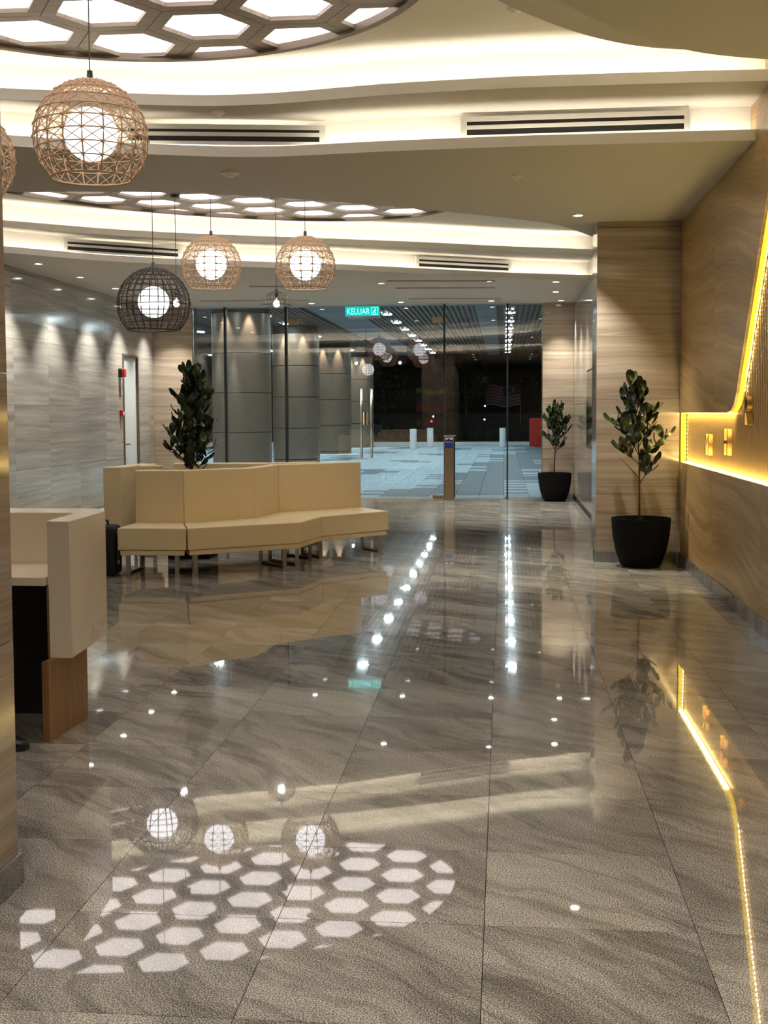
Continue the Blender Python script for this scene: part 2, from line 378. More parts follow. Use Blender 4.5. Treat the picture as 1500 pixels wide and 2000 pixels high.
# ------------------------------------------------------------ walls clad in stone panels
def spans(a, b, step, start=None):
    c = [a]; x = (start if start is not None else a) + 0
    while x <= a + 0.05: x += step
    while x < b - 0.05: c.append(x); x += step
    c.append(b); return c
ZJ = [0.10, 0.79, 1.63, 2.47, 3.31]
def clad(parent, axis, at, face, a, b, z1, m, step=1.2, start=None, zj=ZJ, holes=(), th=0.02):
    """panels on plane axis=at; face=+1/-1 the side they stick out"""
    g = 0.0015
    us = spans(a, b, step, start); zs = [z for z in zj if z < z1-0.02] + [z1]
    for u0, u1 in zip(us, us[1:]):
        for w0, w1 in zip(zs, zs[1:]):
            cells = [(u0, u1, w0, w1)]
            for (hu0, hu1, hz0, hz1) in holes:
                out = []
                for (p0, p1, q0, q1) in cells:
                    if hu1 <= p0 or hu0 >= p1 or hz1 <= q0 or hz0 >= q1: out.append((p0, p1, q0, q1)); continue
                    if hu0 > p0: out.append((p0, hu0, q0, q1))
                    if hu1 < p1: out.append((hu1, p1, q0, q1))
                    m0, m1 = max(p0, hu0), min(p1, hu1)
                    if hz1 < q1: out.append((m0, m1, hz1, q1))
                    if hz0 > q0: out.append((m0, m1, q0, hz0))
                cells = out
            for (p0, p1, q0, q1) in cells:
                if p1-p0 < .02 or q1-q0 < .02: continue
                lo, hi = sorted((at, at+face*th)); mb = MB()
                if axis == 'x': mb.box(lo, hi, p0+g, p1-g, q0+g, q1-g)
                else: mb.box(p0+g, p1-g, lo, hi, q0+g, q1-g)
                mb.build('panel', m, parent)
ZT = 4.05
# left wall with the service door (y 19.6..20.4)
wl = struct(MB().box(XL-0.22, XL-0.02, YB, 19.58, -0.1, ZT).box(XL-0.22, XL-0.02, 20.42, 21.6, -0.1, ZT).box(XL-0.22, XL-0.02, 19.58, 20.42, 2.49, ZT).build('wall_left', M['back']),
            'long left wall clad in grey wood-vein marble slabs', 'wall')
clad(wl, 'x', XL-0.02, 1, YB, YG, ZT, M['st_grey'], start=17.5-18*1.2, holes=[(19.58, 20.42, 0, 2.49)])
struct(MB().box(XL-0.002, XL+0.012, YB, 19.55, 0, 0.10).box(XL-0.002, XL+0.012, 20.45, YG, 0, 0.10).build('baseboard_left', M['skirt']), 'granite skirting along the left marble wall', 'skirting')
# service door
dr = sempty('door_3', 'pale service door set in the left marble wall', 'door')
MB().box(XL-0.05, XL+0.015, 19.58, 19.62, 0, 2.49).box(XL-0.05, XL+0.015, 20.38, 20.42, 0, 2.49).box(XL-0.05, XL+0.015, 19.62, 20.38, 2.45, 2.49).build('door_frame', mat('door_frame_brown', (0.10, 0.075, 0.055), 0.4), dr)
MB().box(XL-0.06, XL-0.02, 19.625, 20.375, 0.01, 2.445).build('door_leaf', M['doorw'], dr)
MB().box(XL-0.02, XL+0.03, 19.70, 19.72, 1.0, 1.02).box(XL+0.02, XL+0.035, 19.70, 19.84, 1.0, 1.02).build('door_handle', M['steel'], dr)
# back wall (behind the camera)
wb = struct(MB().box(XL-0.2, XR+0.2, YB-0.2, YB-0.02, -0.1, ZT).build('wall_back', M['back']), 'back wall clad in tan wood-vein marble', 'wall')
clad(wb, 'y', YB-0.02, 1, XL, XR, ZT, M['st_tan'], step=1.32)
# glass-end return walls
RL = -5.47; RR = 0.66; XS = 1.19
wr = struct(MB().box(XL-0.2, RL, YG-0.05+0.02, YG+0.3, -0.1, ZT).build('wall_front_left', M['back']), 'tan marble return wall left of the glass front', 'wall')
clad(wr, 'y', YG-0.03, -1, XL, RL, H, M['st_tan'])
wr2 = struct(MB().box(RR, XS+0.3, YG-0.03, YG+0.3, -0.1, ZT).build('wall_front_right', M['back']), 'tan marble return wall right of the glass front behind the far plant', 'wall')
clad(wr2, 'y', YG-0.03, -1, RR, XS, H, M['st_tan'])
MB().box(RR, XS, YG-0.062, YG-0.05, 0, 0.1).build('skirting', M['skirt'], wr2)
# wall above the glass
struct(MB().box(RL, RR, YG-0.05, YG+0.3, H+0.002, 4.3).build('wall_front', M['paint']), 'painted wall strip above the glass front', 'wall')
# recess side wall beyond the right pillar
ws = struct(MB().box(XS+0.02, XS+0.2, 13.0, YG, -0.1, ZT).build('wall_recess', M['back']), 'polished marble side wall of the recess beyond the right pillar', 'wall')
clad(ws, 'x', XS+0.02, -1, 13.0, YG-0.052, ZT, M['st_grey'], step=1.2)
# right pillar
pr = struct(MB().box(PX+0.02, XR+0.3, PF+0.02, 13.0, -0.1, ZT).build('wall_pillar_right', M['back']), 'tan wood-vein marble pillar at the right behind the near potted tree', 'wall')
clad(pr, 'y', PF+0.02, -1, PX+0.0, XR, H, M['st_tan'], step=2)
clad(pr, 'x', PX+0.02, -1, PF+0.0, 13.0, ZT, M['st_grey'], step=2)
MB().box(PX-0.012, XR, PF-0.012, PF, 0, 0.10).build('skirting', M['skirt'], pr)
# left foreground pillar
XP = -1.545; YP = 3.72
pl = struct(MB().box(-2.6, XP-0.02, 0.5, YP-0.02, -0.1, H).build('wall_pillar_left', M['back']), 'tan wood-vein marble pillar at the left edge of the view', 'wall')
clad(pl, 'x', XP-0.02, 1, 0.5, YP, H-0.004, M['st_tan'], step=3.3)
clad(pl, 'y', YP-0.02, 1, -2.6, XP-0.021, H-0.004, M['st_tan'], step=2)
MB().box(XP, XP+0.012, 0.5, YP+0.012, 0, 0.10).box(-2.6, XP, YP, YP+0.012, 0, 0.1).build('skirting', M['skirt'], pl)

# ------------------------------------------------------------ right wall with the lit niche
BX = XR + 0.085     # niche back plane
rw = struct(MB().box(BX+0.006, BX+0.2, YB, PF+0.02, -0.1, ZT).build('wall_right', M['back']), 'right wall of golden veined stone with a backlit fluted niche', 'wall')
def poly_panel(poly, name='panel', m=None):   # poly in (y,z), extruded in x between XR and BX-0.018
    mb = MB(); n = len(poly); xa, xb = XR, BX-0.018
    a = sum(poly[k][0]*poly[(k+1) % n][1]-poly[(k+1) % n][0]*poly[k][1] for k in range(n))
    if a > 0: poly = poly[::-1]
    mb.add([(xa, y, z) for y, z in poly] + [(xb, y, z) for y, z in poly],
           [tuple(range(n)), tuple(range(n, 2*n))[::-1]] + [(k, n+k, n+(k+1) % n, (k+1) % n) for k in range(n)])
    return mb.build(name, m or M['st_gold'], rw)
def clip(poly, axis, val, keep):
    out = []; n = len(poly)
    for k in range(n):
        p, q = poly[k], poly[(k+1) % n]; ip = (p[axis]-val)*keep >= 0; iq = (q[axis]-val)*keep >= 0
        if ip: out.append(p)
        if ip != iq:
            t = (val-p[axis])/(q[axis]-p[axis]); out.append((p[0]+(q[0]-p[0])*t, p[1]+(q[1]-p[1])*t))
    return out
NZ0, NZ1, NZT, NY0 = 1.005, 1.49, 3.18, 4.6
edge = [(PF, NZ1), (9.82, NZ1), (9.66, 1.505), (9.53, 1.55), (9.43, 1.64), (9.36, 1.75), (8.42, 2.95), (8.24, NZT)]
upper = edge + [(NY0, NZT), (NY0, NZ0), (YB, NZ0), (YB, ZT), (PF, ZT)]
YJ = [PF, 10.45, 8.5, 6.55, 4.6, 2.65, 0.7, -1.25, YB]
for y1, y0 in zip(YJ, YJ[1:]):
    poly_panel([(y0+0.001, 0.12), (y1-0.001, 0.12), (y1-0.001, NZ0), (y0+0.001, NZ0)])
    if y0 >= NY0-0.01:
        top = [(PF, ZT)] + edge + [(NY0, NZT), (NY0, ZT)]
    else: top = [(YB, NZ0+0.002), (NY0, NZ0+0.002), (NY0, ZT), (YB, ZT)]
    q = clip(clip(top, 0, y0+0.001, 1), 0, y1-0.001, -1)
    if len(q) > 2: poly_panel(q)
struct(MB().box(XR-0.012, XR+0.01, YB, PF-0.012, 0, 0.118).build('baseboard_right', M['skirt']), 'granite skirting along the golden right wall', 'skirting')
# niche: back sheet, flutes, reveal strips, beads, letters
nb = MB().box(BX-0.004, BX+0.004, NY0-0.05, PF, NZ0-0.05, NZT+0.05).build('niche_back', M['flute'], rw)
fm = MB(); pts = [(math.cos(PI*k/6)*0.022, math.sin(PI*k/6)*0.012) for k in range(7)]
fm.add([(-d, u, 0) for u, d in pts] + [(-d, u, 1) for u, d in pts], [(k, k+1, 8+k, 7+k) for k in range(6)])
f0 = None; y = PF-0.04
while y > NY0:
    z1 = NZT+0.03 if y < 9.9 else NZ1+0.03
    if f0 is None:
        f0 = fm.build('flute', M['flute'], rw, smooth=True); f0.location = (BX-0.004, y, NZ0-0.03); f0.scale = (1, 1, z1-NZ0+0.03)
    else: inst(f0, 'flute', rw, (BX-0.004, y, NZ0-0.03), (0, 0, 0), (1, 1, z1-NZ0+0.03))
    y -= 0.058
def reveal(pts, x0, x1, m, name, th=0.004, flip=1):
    mb = MB()
    for (a, b), (c, d) in zip(pts, pts[1:]):
        L = math.hypot(c-a, d-b); ny, nz = -(d-b)/L*th*flip, (c-a)/L*th*flip
        mb.add([(x0, a, b), (x1, a, b), (x1, c, d), (x0, c, d), (x0, a+ny, b+nz), (x1, a+ny, b+nz), (x1, c+ny, d+nz), (x0, c+ny, d+nz)],
               [(0, 3, 2, 1), (4, 5, 6, 7), (0, 1, 5, 4), (1, 2, 6, 5), (2, 3, 7, 6), (3, 0, 4, 7)])
    return mb.build(name, m, rw)
reveal([(PF-0.006, NZ0), (PF-0.006, NZ1)], XR+0.012, BX-0.02, M['strip'], 'light_strip')
reveal(edge[1:], XR+0.022, BX-0.03, M['strip'], 'light_strip')
reveal([(PF-0.02, NZ1-0.002), (9.8, NZ1-0.002)], XR+0.02, BX-0.03, M['strip_b'], 'light_strip')
reveal([(PF-0.02, NZ0+0.004), (NY0, NZ0+0.004)], XR+0.028, BX-0.022, M['strip_b'], 'light_strip')
bd = MB()
def beads(pts):
    for (a, b), (c, d) in zip(pts, pts[1:]):
        L = math.hypot(c-a, d-b); n = max(1, int(L/0.036))
        for k in range(n):
            t = (k+0.5)/n; yy, zz = a+(c-a)*t, b+(d-b)*t; bd.box(BX-0.034, BX-0.028, yy-0.003, yy+0.003, zz-0.003, zz+0.003)
beads([(PF-0.022, NZ0+0.03), (PF-0.022, NZ1-0.03)])
beads([(y-0.012, z-0.006) for y, z in edge[4:]])
bo = bd.build('led_bead', M['bead'], rw); bo['kind'] = 'stuff'
def text_mesh(name, txt, m, size, ext, parent, mat4):
    cu = bpy.data.curves.new(name, 'FONT'); cu.body = txt; cu.size = size; cu.extrude = ext; cu.align_x = 'CENTER'; cu.resolution_u = 3
    t = bpy.data.objects.new(name, cu); C.objects.link(t)
    dg = bpy.context.evaluated_depsgraph_get(); me = bpy.data.meshes.new_from_object(t.evaluated_get(dg))
    bpy.data.objects.remove(t); o = bpy.data.objects.new(name, me); C.objects.link(o); me.materials.clear(); me.materials.append(m)
    o.matrix_world = mat4
    if parent: o.parent = parent
    return o
# letters stand on the fluted back, facing -x
RX = Matrix.Rotation(-PI/2, 4, 'Z') @ Matrix.Rotation(PI/2, 4, 'X')
for ch, y, z, s, lab in (('M', 10.95, 1.12, 0.27, 'gold raised letter on the fluted niche nearest the pillar'),
                         ('H', 10.05, 1.15, 0.31, 'gold raised letter in the middle of the lit niche'),
                         ('R', 9.22, 1.40, 0.31, 'bronze raised letter below the slanted yellow light edge'),
                         ('I', 8.33, 1.75, 0.34, 'dark bronze raised letter cut by the right edge of the picture')):
    o = text_mesh('letter', ch, M['gold'], s, 0.018, None, Matrix.Translation((BX-0.034, y, z)) @ RX)
    tag(o, lab, 'letter')

# ------------------------------------------------------------ ceiling
def curve(pts):
    xs = np.array([p[0] for p in pts]); ys = np.array([p[1] for p in pts])
    g = np.linspace(XL-0.02, XR+0.02, 161)
    y = np.interp(g, xs, ys)
    for _ in range(14):
        q = y.copy(); q[1:-1] = (y[:-2]+y[1:-1]*2+y[2:])/4; y = q
    return g, y
cN1n = curve([(-6.3, 3.9), (-3, 3.7), (-1.2, 4.0), (-0.4, 4.9), (0.243, 5.76), (0.54, 6.25), (1.0, 6.69), (1.4, 6.85), (1.8, 6.93)])
cN2n = curve([(-6.3, 4.6), (-3, 4.4), (-1.2, 4.6), (-0.5, 5.7), (-0.04, 6.59), (0.42, 7.2), (0.8, 7.5), (1.2, 7.6), (1.8, 7.66)])
cF1n = curve([(-6.3, 7.4), (-4.6, 7.9), (-3.49, 8.37), (-2.69, 8.74), (-1.99, 8.95), (-1.6, 8.98), (-0.86, 8.89), (0.055, 8.84), (0.94, 8.84), (1.8, 8.84)])
cF2n = curve([(-6.3, 7.2), (-4.6, 7.7), (-3.42, 8.2), (-2.42, 8.48), (-1.99, 8.56), (-1.53, 8.54), (-0.8, 8.39), (0.05, 8.31), (0.88, 8.31), (1.8, 8.33)])
cN1f = curve([(-6.3, 9.85), (-4.2, 10.07), (-2.86, 10.27), (-2.15, 10.56), (-1.45, 10.95), (-0.74, 11.43), (-0.09, 11.93), (0.5, 12.46), (0.72, 12.85), (0.95, 13.5), (1.8, 15)])
cN2f = (cN1f[0], cN1f[1]+0.6)
cF1f = curve([(-6.3, 13.3), (-5.76, 13.8), (-4.88, 14.74), (-4.05, 15.25), (-3.1, 15.65), (-2.14, 16.05), (-1.08, 16.68), (0.1, 17.36), (1.22, 17.83), (1.8, 18)])
cF2f = curve([(-6.3, 13.15), (-5.69, 13.65), (-4.78, 14.42), (-3.92, 14.92), (-3.0, 15.3), (-2.08, 15.66), (-1.04, 16.1), (0.1, 16.68), (1.17, 17.1), (1.8, 17.3)])
ce = sempty('ceiling', 'painted ceiling with two curved stepped light coves', 'ceiling')
def off(c, d): return (c[0], c[1]+d)
def sheet(a, b, z, name, m, th=0.0):
    """horizontal band between two curves; a,b = curves or constants"""
    g = cN1n[0]; ya = a[1] if isinstance(a, tuple) else np.full(len(g), a); yb = b[1] if isinstance(b, tuple) else np.full(len(g), b)
    n = len(g); v = []; f = []
    for zz in ([z] if not th else [z, z+th]):
        o = len(v); v += [(g[k], ya[k], zz) for k in range(n)] + [(g[k], yb[k], zz) for k in range(n)]
        f += [(o+k, o+n+k, o+n+k+1, o+k+1) for k in range(n-1)]
    mb = MB(); mb.add(v, f); return mb.build(name, m, ce)
def fascia(c, z0, z1, name, m, th=0.0, arr=None):
    g, y = c; n = len(g); mb = MB()
    v = [(g[k], y[k], z0) for k in range(n)] + [(g[k], y[k], z1) for k in range(n)]
    f = [(k, k+1, n+k+1, n+k) for k in range(n-1)]
    if th:
        v += [(g[k], y[k]+th, z0) for k in range(n)] + [(g[k], y[k]+th, z1) for k in range(n)]
        f += [(2*n+k, 3*n+k, 3*n+k+1, 2*n+k+1) for k in range(n-1)] + [(n+k, n+k+1, 3*n+k+1, 3*n+k) for k in range(n-1)]
    mb.add(v, f); return mb.build(name, m, ce, smooth=True, sharp=30)
def led(c, z, wd=0.03, sub=8):
    g, y = c; g = g[::sub]; y = y[::sub]; n = len(g); mb = MB()
    mb.add([(g[k], y[k], z) for k in range(n)] + [(g[k], y[k]+wd, z) for k in range(n)], [(k, k+1, n+k+1, n+k) for k in range(n-1)])
    return mb.build('light_strip', M['led'], ce)
LIP = 0.075
def level(cn, cf, zlow, zup, sb=0.17):
    # lips, trough floors, back faces of one step
    for c, s in ((cf, 1), (cn, -1)):
        fascia(c, zlow, zlow+LIP, 'lip', M['cove'], 0.02*s)
        fascia(off(c, s*sb), zlow, zup+0.01, 'cove_face', M['cove'])
        a, b = (c, off(c, s*sb)) if s > 0 else (off(c, s*sb), c)
        sheet(a, b, zlow+0.004, 'trough', M['cove'])
        led(off(c, 0.06 if s > 0 else -0.09), zlow+0.02)
level(cN1n, cF1n, H, Z2); level(cN2n, cF2n, Z2, Z3, 0.22)
level(cN1f, cF1f, H, Z2); level(cN2f, cF2f, Z2, Z3, 0.30)
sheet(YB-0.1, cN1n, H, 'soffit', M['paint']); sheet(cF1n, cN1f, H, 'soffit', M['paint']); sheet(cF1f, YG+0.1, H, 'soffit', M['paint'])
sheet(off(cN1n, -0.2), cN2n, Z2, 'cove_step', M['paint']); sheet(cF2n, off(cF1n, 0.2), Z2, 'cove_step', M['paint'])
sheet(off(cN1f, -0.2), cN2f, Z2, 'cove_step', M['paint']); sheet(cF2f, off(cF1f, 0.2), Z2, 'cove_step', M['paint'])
MB().box(XL-0.1, XR+0.1, YB-0.1, YG+0.1, Z3, Z3+0.1).build('upper_ceiling', M['cove'], ce)

# ------------------------------------------------------------ hexagon light ceilings
def clip_convex(subj, conv):
    a = sum(conv[i][0]*conv[(i+1) % len(conv)][1]-conv[(i+1) % len(conv)][0]*conv[i][1] for i in range(len(conv)))
    if a < 0: conv = conv[::-1]
    out = subj
    for i in range(len(conv)):
        A, B = conv[i], conv[(i+1) % len(conv)]
        side = lambda p: (B[0]-A[0])*(p[1]-A[1])-(B[1]-A[1])*(p[0]-A[0])
        inp, out = out, []
        for k in range(len(inp)):
            p, q = inp[k], inp[(k+1) % len(inp)]; sp, sq = side(p), side(q)
            if sp >= 0: out.append(p)
            if (sp >= 0) != (sq >= 0):
                t = sp/(sp-sq); out.append((p[0]+(q[0]-p[0])*t, p[1]+(q[1]-p[1])*t))
        if not out: return []
    return out
def parea(p): return abs(sum(p[i][0]*p[(i+1) % len(p)][1]-p[(i+1) % len(p)][0]*p[i][1] for i in range(len(p))))/2
def smooth_closed(pts, n=96):
    P = np.array(pts); k = len(P); out = []
    for i in range(n):
        t = i*k/n; j = int(t); u = t-j
        p0, p1, p2, p3 = P[(j-1) % k], P[j % k], P[(j+1) % k], P[(j+2) % k]
        q = 0.5*((2*p1)+(-p0+p2)*u+(2*p0-5*p1+4*p2-p3)*u*u+(-p0+3*p1-3*p2+p3)*u**3); out.append((float(q[0]), float(q[1])))
    return out
def hexceil(ring, cx, cy, R, lab, r_in=0.75):
    t = thing('hexagon_light', lab, 'ceiling light', (cx, cy, 3.85)); zb = 3.865-3.85
    L = [(x-cx, y-cy) for x, y in ring]; xs = [p[0] for p in L]; ys = [p[1] for p in L]
    nb = 0
    for ci in range(-12, 13):
        X = ci*1.5*R
        for ri in range(-14, 15):
            Y = ri*math.sqrt(3)*R + (math.sqrt(3)/2*R if ci % 2 else 0)
            if not (min(xs)-R < X < max(xs)+R and min(ys)-R < Y < max(ys)+R): continue
            o = [(X+R*math.cos(PI/3*k), Y+R*math.sin(PI/3*k)) for k in range(6)]
            n = [(X+R*r_in*math.cos(PI/3*k), Y+R*r_in*math.sin(PI/3*k)) for k in range(6)]
            pc = clip_convex(L, n)
            if len(pc) > 2 and parea(pc) > 0.002: MB().prism(pc, zb+0.025, zb+0.035).build('light_panel', M['hexp'], t)
            s = (R*0.993)
            o = [(X+s*math.cos(PI/3*k), Y+s*math.sin(PI/3*k)) for k in range(6)]
            for k in range(6):
                q = clip_convex(L, [o[k], o[(k+1) % 6], n[(k+1) % 6], n[k]])
                if len(q) > 2 and parea(q) > 0.0005: MB().prism(q, zb, zb+0.06).build('frame_bar', M['hexw'], t); nb += 1
    # rim following the outline
    mb = MB(); n = len(L); outl = []
    for k in range(n):
        p, q = L[k-1], L[(k+1) % n]; dx, dy = q[0]-p[0], q[1]-p[1]; d = math.hypot(dx, dy); outl.append((L[k][0]+dy/d*0.05, L[k][1]-dx/d*0.05))
    a = sum(L[k][0]*L[(k+1) % n][1]-L[(k+1) % n][0]*L[k][1] for k in range(n))
    if a < 0: outl = [(2*p[0]-q[0], 2*p[1]-q[1]) for p, q in zip(L, outl)]
    v = [(x, y, zb-0.02) for x, y in L]+[(x, y, zb-0.02) for x, y in outl]+[(x, y, zb+0.065) for x, y in L]+[(x, y, zb+0.065) for x, y in outl]
    f = []
    for k in range(n):
        m = (k+1) % n; f += [(k, m, n+m, n+k), (n+k, n+m, 3*n+m, 3*n+k), (2*n+k, 2*n+m, m, k)]
    mb.add(v, f).build('rim', M['rim'], t, smooth=True, sharp=30)
    return t
ringF = smooth_closed([(-0.56, 13.99), (-0.72, 14.5), (-1.15, 14.9), (-1.8, 15.05), (-2.5, 14.95), (-3.5, 14.5), (-4.5, 13.75), (-5.1, 12.95), (-5.4, 12.2), (-5.15, 11.5), (-4.5, 11.1), (-3.6, 11.0), (-2.6, 11.2), (-1.65, 11.75), (-0.95, 12.55), (-0.62, 13.3)])
hexceil(ringF, -1.715, 13.07, 0.36, 'far backlit hexagon lattice panel in the ceiling above the rattan pendants')
ringN = [(-2.1+1.72*math.cos(2*PI*k/96), 6.42+1.72*math.sin(2*PI*k/96)) for k in range(96)]
hexceil(ringN, -1.82, 7.552, 0.37, 'near round backlit hexagon lattice panel at the top left of the view')

# ------------------------------------------------------------ slot grilles on the cove faces
def grille(xa, xb, c, sb, z0, z1, lab, inset=0.0):
    ya = float(np.interp(xa, *c))+sb; yb = float(np.interp(xb, *c))+sb
    ym = float(np.interp((xa+xb)/2, *c))+sb
    sag = min(0, ym-(ya+yb)/2)
    L = math.hypot(xb-xa, yb-ya); t = thing('air_grille', lab, 'air vent', (xa, ya+sag-0.035, z0), math.atan2(yb-ya, xb-xa), 'slot air vents in the coves')
    h = z1-z0; d = 0.03; b = 0.022
    MB().box(0, L, 0, d, 0, b*1.1).box(0, L, 0, d, h-b*1.6, h).box(0, b*2, 0, d, b*1.1, h-b*1.6).box(L-b*2, L, 0, d, b*1.1, h-b*1.6).box(b*2, L-b*2, 0, d, h*0.42, h*0.42+b*1.3).build('frame', M['white'], t)
    MB().box(b*2, L-b*2, 0.003, 0.02, b, h*0.42).build('slot', M['slotb'], t)
    MB().box(b*2, L-b*2, 0.003, 0.02, h*0.42+b*1.3, h-b*1.6).build('slot', M['slotb'], t)
grille(-0.31, 1.30, cF1n, 0.13, 3.455, 3.61, 'right white slot air vent in the near cove')
grille(-2.75, -1.30, cF1n, 0.13, 3.455, 3.60, 'white slot air vent in the near cove behind the big pendant')
grille(-5.25, -4.05, cF1f, 0.13, 3.455, 3.61, 'slanting slot air vent in the far cove above the left wall')
grille(-1.18, 0.10, cF1f, 0.13, 3.455, 3.61, 'slot air vent in the far cove right of the pendants')
# ceiling slots near the glass
for x0, x1, y0, y1, lab in ((-1.64, -0.14, 17.44, 17.66, 'thin black ceiling slot nearest the far cove'), (-1.6, -0.15, 18.45, 18.59, 'thin black ceiling slot in the middle of three'), (-1.54, -0.05, 20.2, 20.34, 'thin black ceiling slot closest to the glass front'),
                         (-3.7, -2.6, 17.9, 18.05, 'thin black ceiling slot seen between the pendants'), (-5.0, -3.2, 20.1, 20.2, 'thin black ceiling slot left of the exit doors')):
    t = thing('ceiling_slot', lab, 'air vent', (x0, y0, H), math.atan2(y1-y0, x1-x0)); L = math.hypot(x1-x0, y1-y0)
    MB().box(0, L, -0.03, 0.03, -0.006, -0.002).build('slot', M['slotb'], t)
    MB().box(-0.01, L+0.01, -0.04, -0.03, -0.01, -0.001).box(-0.01, L+0.01, 0.03, 0.04, -0.01, -0.001).build('frame', M['paint'], t)

# ------------------------------------------------------------ downlights
def downlight(x, y, z, lab, r=0.045, power=30, cool=False, size=80, col=None):
    t = thing('downlight', lab, 'ceiling light', (x, y, z), 0, 'recessed downlights')
    MB().lathe([(r, -0.001), (r*1.35, -0.001), (r*1.35, -0.007), (r, -0.007), (r*0.98, -0.004)], 20, cap=False).build('trim_ring', M['white'], t, smooth=True, sharp=30)
    MB().lathe([(r*0.98, -0.005), (r*0.98, -0.002)], 20).build('lens', M['lampc' if cool else 'lamp'], t)
    if power: spot('downlight_beam', (0, 0, -0.012), power, size, 0.7, col or NEUT, r*0.8, t)
    return t
WC = (1.0, 0.96, 0.86)
for k, y in enumerate((10.4, 11.9, 13.1, 14.88, 16.39, 17.92, 19.4, 20.8)):
    if 10.2 < y < 14: continue
    downlight(-5.74, y, H, ['downlight over the left marble wall, nearest of its row', '', '', 'downlight over the left marble wall beside the far cove', 'second downlight along the left marble wall', 'third downlight along the left marble wall by the dark pendant', 'downlight above the service door', 'downlight in the far left ceiling corner by the glass'][k] or 'downlight along the left wall', power=48, cool=True, size=85, col=WC)
for x, y, lab in ((-1.76, 17.77, 'downlight at the left end of the ceiling slots'), (-0.21, 17.7, 'downlight at the right end of the ceiling slots'), (-1.73, 20.8, 'downlight before the glass right of the exit sign'),
                  (-0.21, 20.8, 'downlight before the glass above the card post'), (-3.25, 20.8, 'downlight before the glass left of the exit sign'), (0.74, 17.92, 'downlight near the right recess, nearer of two'),
                  (0.8, 19.4, 'small downlight near the right recess, farther of two'), (0.95, 20.9, 'downlight above the far potted tree')):
    downlight(x, y, H, lab, power=45, cool=True, col=WC)
downlight(0.70, 11.94, H, 'bright downlight in the wide soffit before the right pillar', power=60, col=WC)
for x, y in ((0.9, 3.0), (-1.0, 2.9), (0.9, 1.2), (-1.0, 1.2), (0.9, -0.8), (-1.0, -0.8), (-4.0, 2.4), (-4.0, 0.4), (-4.0, -1.6)):  # added fill lamps in the unseen soffit, put in to brighten the foreground
    downlight(x, y, H, 'added fill downlight outside the view, %s side, %s' % ('far left' if x < -2 else ('right' if x > 0 else 'left'), {3.0: 'nearest row', 2.9: 'nearest row', 2.4: 'nearest row', 1.2: 'middle row', 0.4: 'middle row'}.get(y, 'rearmost row')), power=16, size=120, col=(1, 0.95, 0.88))
for x, y, z, r, lab in ((-2.12, 9.53, H, 0.07, 'round off smoke detector in the wide soffit left of centre'), (0.10, 9.91, H, 0.045, 'small sprinkler plate in the wide soffit right of centre'),
                    (0.07, 7.62, Z3, 0.055, 'white round detector at the top of the near cove'), (-2.02, 8.72, Z2, 0.05, 'small sprinkler plate in the near cove step')):
    t = thing('smoke_detector', lab, 'detector', (x, y, z))
    MB().lathe([(r, 0), (r, -0.008), (r*0.8, -0.014), (r*0.6, -0.016)], 20).build('base', M['white'], t, smooth=True, sharp=40)
    MB().lathe([(r*0.55, -0.014), (r*0.5, -0.028), (r*0.3, -0.032)], 16).build('sensor', M['white'], t, smooth=True, sharp=40)

